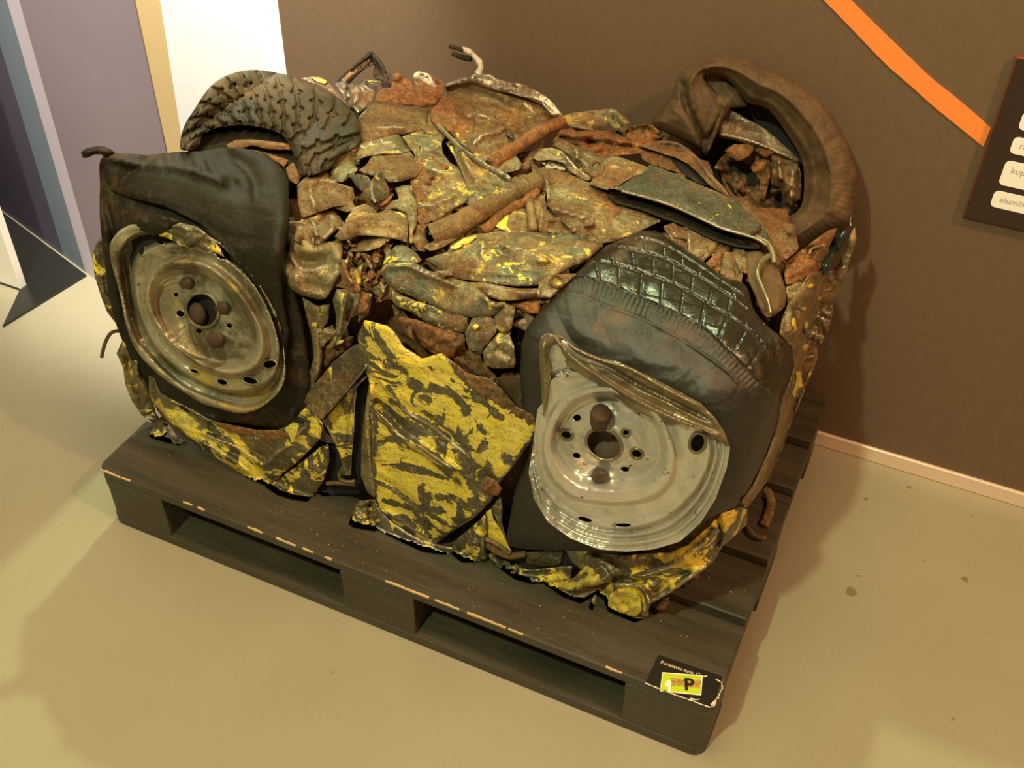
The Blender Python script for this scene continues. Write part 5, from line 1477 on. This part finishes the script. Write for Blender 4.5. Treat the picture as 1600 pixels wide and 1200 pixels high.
# twisted strip running down the right corner
sp('twisted_strip', 'B6', [(570, 222), (610, 170), (650, 80), (665, 20), (690, -20), (700, 40), (690, 80), (655, 190), (640, 250), (600, 335), (560, 300)], 'brownmet', off=-.006, roll=.006, noise=(.003, 16, 1, 2), step=3.4)
tube('dark_glossy_tube', tl('B6', [(510, 215, .0), (550, 140, .004), (600, 60, .004), (640, 10, .0)]), .0105, M['glossdk'], car, r_end=.008)
tube('wire_tip', tl('B6', [(668, -25, .0), (665, -50, .0), (672, -75, 0)]), .0014, M['silver'], car, r_end=.0006)
sp('twisted_strip', 'B6', [(440, 232), (520, 222), (580, 222), (640, 195), (625, 270), (600, 330), (560, 380), (520, 425), (470, 465), (410, 520), (395, 560), (430, 600), (345, 642), (275, 572), (290, 480), (320, 410), (380, 330)], 'brownmet', off=.004, roll=.010, noise=(.007, 26, 2.1, 2), step=3.2,
   creases=[([(440, 250), (500, 310), (520, 300)], 7, -.010), ([(365, 420), (370, 500), (400, 590)], 8, -.014), ([(340, 440), (335, 560)], 9, .010), ([(420, 360), (500, 340), (560, 320)], 9, .010)])
for L in ([(430, 305), (455, 292), (475, 300), (455, 315), (435, 318)], [(482, 355), (495, 345), (508, 370), (500, 392), (485, 380)], [(390, 425), (425, 415), (430, 425), (410, 445), (395, 440)],
          [(350, 480), (365, 490), (372, 550), (340, 568), (312, 550), (340, 535)], [(410, 510), (430, 500), (438, 525), (420, 550), (410, 535)]):
    sp('paint_scrap', 'B6', L, 'yel_pure', off=.018, skirt=.010, step=2.4)
sp('corner_flap', 'B6', [(425, 510), (465, 465), (520, 415), (573, 412), (560, 500), (540, 560), (505, 632), (485, 600), (455, 600), (415, 585)], 'silver', off=-.004, roll=.006, noise=(.010, 16, .6), step=3)
sp('twisted_strip', 'B6', [(345, 642), (380, 605), (425, 598), (472, 615), (490, 690), (465, 760), (430, 840), (405, 880), (370, 800), (350, 740)], 'brownmet', off=.0, roll=.010, noise=(.006, 18, 1.2, 2), step=3.2, creases=[([(345, 710), (400, 705), (470, 690)], 7, .012), ([(350, 640), (420, 605), (460, 615)], 7, .012)])
for L in ([(400, 640), (430, 620), (440, 640), (420, 660), (402, 662)], [(430, 790), (445, 770), (452, 790), (440, 818), (430, 810)]):
    sp('paint_scrap', 'B6', L, 'yel_pure', off=.012, skirt=.012, step=2.4)
sp('twisted_strip', 'B6', [(352, 760), (385, 780), (410, 870), (385, 960), (350, 1012), (320, 965), (295, 930), (325, 850)], 'silver', off=.002, roll=.006, noise=(.005, 14, 1.4, 2), step=3)
sp('paint_scrap', 'B6', [(365, 780), (395, 775), (405, 860), (370, 880), (352, 955), (345, 900), (365, 840)], 'yel_pure', off=.012, skirt=.012, step=2.4, jag=.8)
tube('bright_edge', tl('B6', [(300, 945, .004), (325, 1020, .008), (325, 1080, .006), (300, 1112, .002)]), .0026, M['silver'], car)
tube('bright_edge', tl('B6', [(322, 960, .010), (350, 1008, .012), (375, 960, .01), (412, 870, .006)]), .0022, M['silver'], car)
sp('side_strip', 'C8', [(1380, -60), (1440, -50), (1420, 60), (1395, 130), (1370, 200), (1320, 310), (1250, 400), (1215, 445), (1195, 410), (1250, 330), (1310, 200), (1350, 90)], 'brownmet', off=.034, roll=.010, noise=(.008, 18, 2, 2), step=3.4, creases=[([(1360, 100), (1300, 240), (1230, 400)], 8, .012)])

# ---------- bottom right: yellow crumple under the front wheel
sp('cavity_shade_sheet', 'C8', [(130, 600), (460, 600), (480, 700), (340, 740), (170, 700)], 'hole', off=-.02, step=6)
sp('dark_block', 'C8', [(228, 640), (300, 625), (400, 632), (385, 690), (330, 700), (240, 690)], 'darkbar', off=-.004, noise=(.005, 14), step=3.4)
sp('curled_strip', 'C8', [(58, 650), (75, 640), (110, 668), (150, 705), (260, 715), (400, 700), (440, 700), (430, 760), (360, 775), (250, 775), (180, 755), (110, 705)], 'yel_mid', off=.006, roll=.008, noise=(.004, 16), step=3.2, creases=[([(120, 690), (200, 740), (420, 735)], 6, -.012), ([(70, 650), (160, 730), (300, 765)], 6, .010)])
tube('bent_ring', tl('C8', [(150, 705, .012), (180, 705, .016), (188, 718, .016), (165, 735, .014), (145, 730, .01)]), .0035, M['brownmet'], car)
sp('wing_panel', 'C8', [(410, 625), (480, 628), (620, 645), (760, 645), (880, 635), (960, 600), (1040, 530), (1110, 460), (1200, 430), (1222, 445), (1220, 510), (1170, 560), (1110, 610), (1070, 680), (1010, 730), (900, 805), (790, 870), (770, 930), (720, 950), (660, 925), (600, 900), (582, 850), (545, 825), (480, 865), (400, 835), (315, 780), (380, 770), (450, 750), (480, 715), (440, 680)], 'yel_mid',
   off=.012, roll=.012, noise=(.007, 34, -.5, 2), step=3.2,
   creases=[([(540, 820), (575, 790), (640, 760), (760, 770)], 8, -.022), ([(520, 830), (560, 825), (590, 850)], 12, -.03, 'g'), ([(480, 700), (540, 640), (640, 690), (690, 740)], 8, -.010), ([(560, 690), (600, 740), (520, 780)], 10, .014),
            ([(690, 745), (780, 735), (900, 690), (1000, 610), (1060, 560)], 8, .014), ([(770, 870), (900, 790), (1050, 690)], 10, .012), ([(620, 780), (740, 790), (780, 850), (760, 920)], 8, .016), ([(450, 800), (520, 750), (560, 700)], 8, .012), ([(800, 830), (850, 780), (980, 720)], 8, -.014),
            ([(1085, 470), (1100, 560), (1080, 620)], 8, -.016)])
sp('green_edge', 'C8', [(690, 745), (760, 720), (860, 690), (960, 630), (1050, 560), (1080, 520), (1100, 540), (1060, 590), (960, 660), (860, 720), (760, 755)], 'green', off=.026, roll=.008, rollw=4, step=3)
sp('paint_scrap', 'C8', [(600, 830), (640, 800), (700, 800), (745, 840), (752, 900), (720, 930), (650, 905), (600, 880)], 'yel_pure', off=.024, skirt=.012, step=3, noise=(.004, 16), roll=.004)
base_h = [(x, y, floor_pt(x, y, .162)[1]) for x, y in ((1170, 830), (1200, 770), (1195, 840), (1205, 790))]
tube('rusty_hook', tl('B5', [(938, 262, -.01), (965, 290, -.008), (978, 350, -.008), (962, 420, -.008), (935, 485, -.01)]), .0085, M['rust_tan'], car, flat=.6, base=base_h)
tube('rusty_hook', tl('B5', [(822, 478, -.006), (850, 520, -.004), (895, 555, -.004), (945, 562, -.006)]), .0042, M['rust'], car, base=base_h)
sp('metal_shard', 'B4', [(900, 840), (930, 770), (945, 790), (925, 870)], 'silver', off=.012, step=2.6, skirt=.006)
sp('metal_shard', 'B5', [(250, 990), (300, 950), (345, 930), (340, 970), (310, 1015), (270, 1015)], 'rust', off=-.01, step=3)

# ---------- front right wheel
C6 = lambda L: [p[:2] for p in tl('C6', L)]
C8 = lambda L: [p[:2] for p in tl('C8', L)]
tr_out = C6([(110, 900), (95, 760), (92, 620), (112, 490), (180, 400), (260, 300), (340, 230), (450, 130), (540, 90), (610, 58), (690, 62), (760, 110), (870, 180), (960, 250), (1060, 290), (1100, 400), (1160, 470), (1230, 530), (1262, 585), (1250, 680), (1215, 830), (1180, 960), (1150, 1080)]) + \
    C8([(1340, 110), (1310, 220), (1240, 350), (1180, 425), (1090, 465), (1040, 500), (960, 570), (850, 610), (650, 640), (480, 630), (280, 625), (165, 610), (150, 560), (165, 470), (190, 340), (240, 220), (250, 100)])
gA = C6([(240, 290), (300, 252), (470, 292), (620, 345), (740, 395), (860, 465), (980, 545), (1080, 640), (1160, 740), (1210, 820)])
g1 = C6([(290, 262), (380, 262), (480, 290), (600, 345), (700, 385), (860, 465), (1000, 590), (1130, 720)])
g2 = C6([(390, 185), (480, 195), (600, 232), (760, 290), (900, 372), (1060, 470), (1160, 570), (1225, 665)])
g3 = C6([(490, 120), (600, 145), (720, 180), (870, 262), (1000, 345), (1120, 440), (1220, 560)])
g4 = C6([(570, 85), (680, 105), (800, 170), (950, 270), (1080, 360), (1160, 460)])
gS = C6([(200, 330), (330, 330), (450, 375), (600, 430), (760, 510), (900, 600), (1010, 690), (1090, 800), (1140, 900), (1160, 980)])
gsh = [np.array(g) for g in (g1, g2, g3, g4, gS)]
Gs = [resample(catmull(g, False, 6), 3, False) for g in gsh]


def tread_r(V):
    h = np.zeros(len(V))
    D = []
    for i, g in enumerate(Gs):
        dd, side, par = seg_dist(V, g)
        D.append((dd, side, par))
        if i < 4:
            h -= .006 * np.exp(-(dd / 1.3) ** 2)
        else:
            h += .004 * np.exp(-(dd / 2.5) ** 2)
    # lateral cuts in the three outer ribs
    for i in range(3):
        dd, side, par = D[i]
        d2, s2, p2 = D[i + 1]
        between = (side < 0) & (s2 > 0)
        n = (10, 10, 9)[i]
        u = (par + p2) / 2 * n + .35 * i + .35 * dd / (dd + d2 + 1e-6)
        fu = np.abs(u - np.round(u)) * 300 / n
        h -= .0045 * np.exp(-(fu / 1.1) ** 2) * between
    dd, side, par = D[0]
    d5, s5, p5 = D[4]
    between = (side > 0) & (s5 < 0)
    u = par * 46
    fu = np.abs(u - np.round(u))
    h -= .005 * np.clip(1 - fu / .22, 0, 1) * between * np.clip(1 - dd / (dd + d5) * 1.15 + .15, 0, 1)
    return h


def gloss_r(V):
    dd, side, par = seg_dist(V, Gs[0])
    return np.clip(.5 - side * dd / 8, 0, 1)


tyre_fr = patch('tyre', tr_out, M['tread'], car, off=.030, roll=.034, rollw=11, step=2.3, skirt=.07, field=tread_r, noise=(.003, 90), curve=True, wearfn=gloss_r,
                creases=[(gS, 30, -.006, 'g')])
tyre_fr['label'] = 'glossy black tyre with grooved tread, front right'
base_r = [(850, 600, .080), (1120, 700, .086), (1000, 850, .076), (900, 540, .103)]
ro = C6([(172, 560), (180, 515), (205, 498), (260, 508), (330, 560), (420, 600), (520, 625), (640, 680), (760, 745), (860, 800), (920, 860), (960, 920), (995, 990)]) + C8([(1145, 170), (1130, 260), (1080, 400), (1010, 510), (920, 590), (800, 625), (680, 635), (560, 625), (430, 575), (330, 500), (270, 400), (245, 280), (262, 180), (285, 0)]) + C6([(200, 780), (180, 660)])
rd = C8(ell(590, 160, 300, 240, .1, 20))
hub = (740 + 580 * .35, 640 + 155 * .35)
q1 = C8(ell(582, 155, 86, 68, .5, 16))
q2 = C8([(400, 60), (470, -20), (600, -50), (720, -10), (810, 90), (830, 200), (780, 280), (650, 305), (500, 290), (420, 230), (375, 150)])
q3 = C8([(320, 60), (400, -60), (560, -110), (740, -60), (860, 60), (905, 220), (870, 350), (760, 420), (600, 435), (430, 400), (330, 300), (300, 180)])
q4 = C8([(285, 0), (330, -120), (480, -170), (700, -120), (900, 0), (1040, 120), (1040, 240), (980, 360), (860, 470), (720, 520), (580, 520), (440, 470), (330, 380), (280, 240), (275, 100)])
q5 = C8([(255, 120), (280, -100), (430, -190), (800, -120), (1040, 20), (1140, 140), (1130, 260), (1080, 400), (1010, 505), (920, 585), (800, 622), (680, 632), (560, 622), (430, 572), (330, 495), (272, 395), (250, 280)])
f_r = rings_field(hub, [(q1, .004), (lerp_loop(q1, q2, .3), -.004), (q2, -.014), (lerp_loop(q2, q3, .55), .020), (lerp_loop(q2, q3, .8), .022), (q3, .002), (lerp_loop(q3, q4, .5), .004), (q4, .010), (lerp_loop(q4, q5, .16), -.012), (lerp_loop(q4, q5, .35), .002), (lerp_loop(q4, q5, .5), -.014), (lerp_loop(q4, q5, .68), .006), (lerp_loop(q4, q5, .82), -.004), (q5, .010)])
bo_r = [(462, 36, 17, 15, 0), (415, 112, 24, 18, .3), (460, 205, 17, 12, .2), (675, 266, 18, 11, .1), (728, 196, 24, 18, .3), (680, 102, 15, 13, 0)]
ve_r = [(1000, 148, 32, 42, .35), (497, 490, 32, 9, .25), (668, 516, 34, 8, .0)]
rim_r = patch('wheel_rim', ro, M['rim_r'], car, off=.052, base=base_r, roll=.006, rollw=3, step=2.5, skirt=.04, noise=(.002, 40), field=f_r,
              holes=[C8(ell(582, 155, 82, 64, .5))] + [C8(ell(*v)) for v in bo_r + ve_r])
rim_r['label'] = 'grey beige steel rim, front right'
patch('rim_cavity_shade', C8([(300, 60), (400, -120), (700, -120), (1000, 40), (1090, 200), (1000, 420), (800, 560), (560, 560), (360, 440), (290, 260)]), M['hole'], rim_r, base=base_r, off=.014, step=9, skirt=.002)
patch('hub_bore', C8(ell(582, 160, 88, 70, .5)), M['nut'], rim_r, base=base_r, off=.030, step=4, skirt=.002, creases=[(C8([(540, 130), (620, 130)]), 14, -.01, 'g')])['label'] = 'rusty brown hub bore'
for v in bo_r[1:2] + bo_r[4:6] + ve_r[:1]:
    tube('hole_lip', [(p[0], p[1], .0535 + float(f_r(np.array([p]))[0])) for p in C8(ell(v[0], v[1], v[2] + 3, v[3] + 3, v[4], 9))], .0022, M['rim_f'], rim_r, base=base_r, closed=True, seg=6)
tube('hub_collar', [(p[0], p[1], .057) for p in C8(ell(582, 155, 84, 66, .5, 12))], .0024, M['rim_f'], rim_r, base=base_r, closed=True, seg=6)
o = tube('wheel_stud', [(p[0], p[1], p[2]) for p in tl('C8', [(562, 60, .045), (565, 30, .066), (566, 12, .074)])], .0135, M['nut'], rim_r, base=base_r, seg=8)
for (x, y, r) in ((562, 298, 42),):
    patch('lug_nut', C8(ell(x, y, r, r * .92, 0, 6)), M['nut'], rim_r, base=base_r, off=.054, bulge=.014, bw=5, roll=.006, rollw=3, step=2.6, skirt=.02)
# folded rim edge lying over the disc
fe = patch('folded_rim_edge', C6([(174, 640), (172, 560), (182, 518), (210, 498), (265, 508), (330, 562), (430, 602), (540, 632), (660, 690), (780, 752), (870, 800), (930, 862), (970, 920), (995, 985), (950, 965), (870, 912), (800, 895), (720, 885), (620, 850), (560, 815), (500, 770), (430, 720), (360, 680), (310, 650), (290, 640), (262, 560), (240, 540), (215, 560), (225, 640), (215, 760), (190, 860), (182, 760)]), M['rim_f'], rim_r, base=base_r, off=.070, roll=.010, rollw=4, step=2.8, skirt=.03, noise=(.003, 30, .5, 3),
           creases=[(C6([(240, 515), (310, 600), (420, 680), (560, 770), (740, 860), (940, 940)]), 6, .016), (C6([(260, 520), (330, 590), (460, 640), (600, 720), (760, 800), (920, 880)]), 6, -.014), (C6([(300, 550), (420, 610), (560, 650), (720, 740), (880, 820)]), 6, .010), (C6([(190, 540), (195, 640), (200, 780)]), 4, .010)])
fe['label'] = 'brown stained folded rim edge'
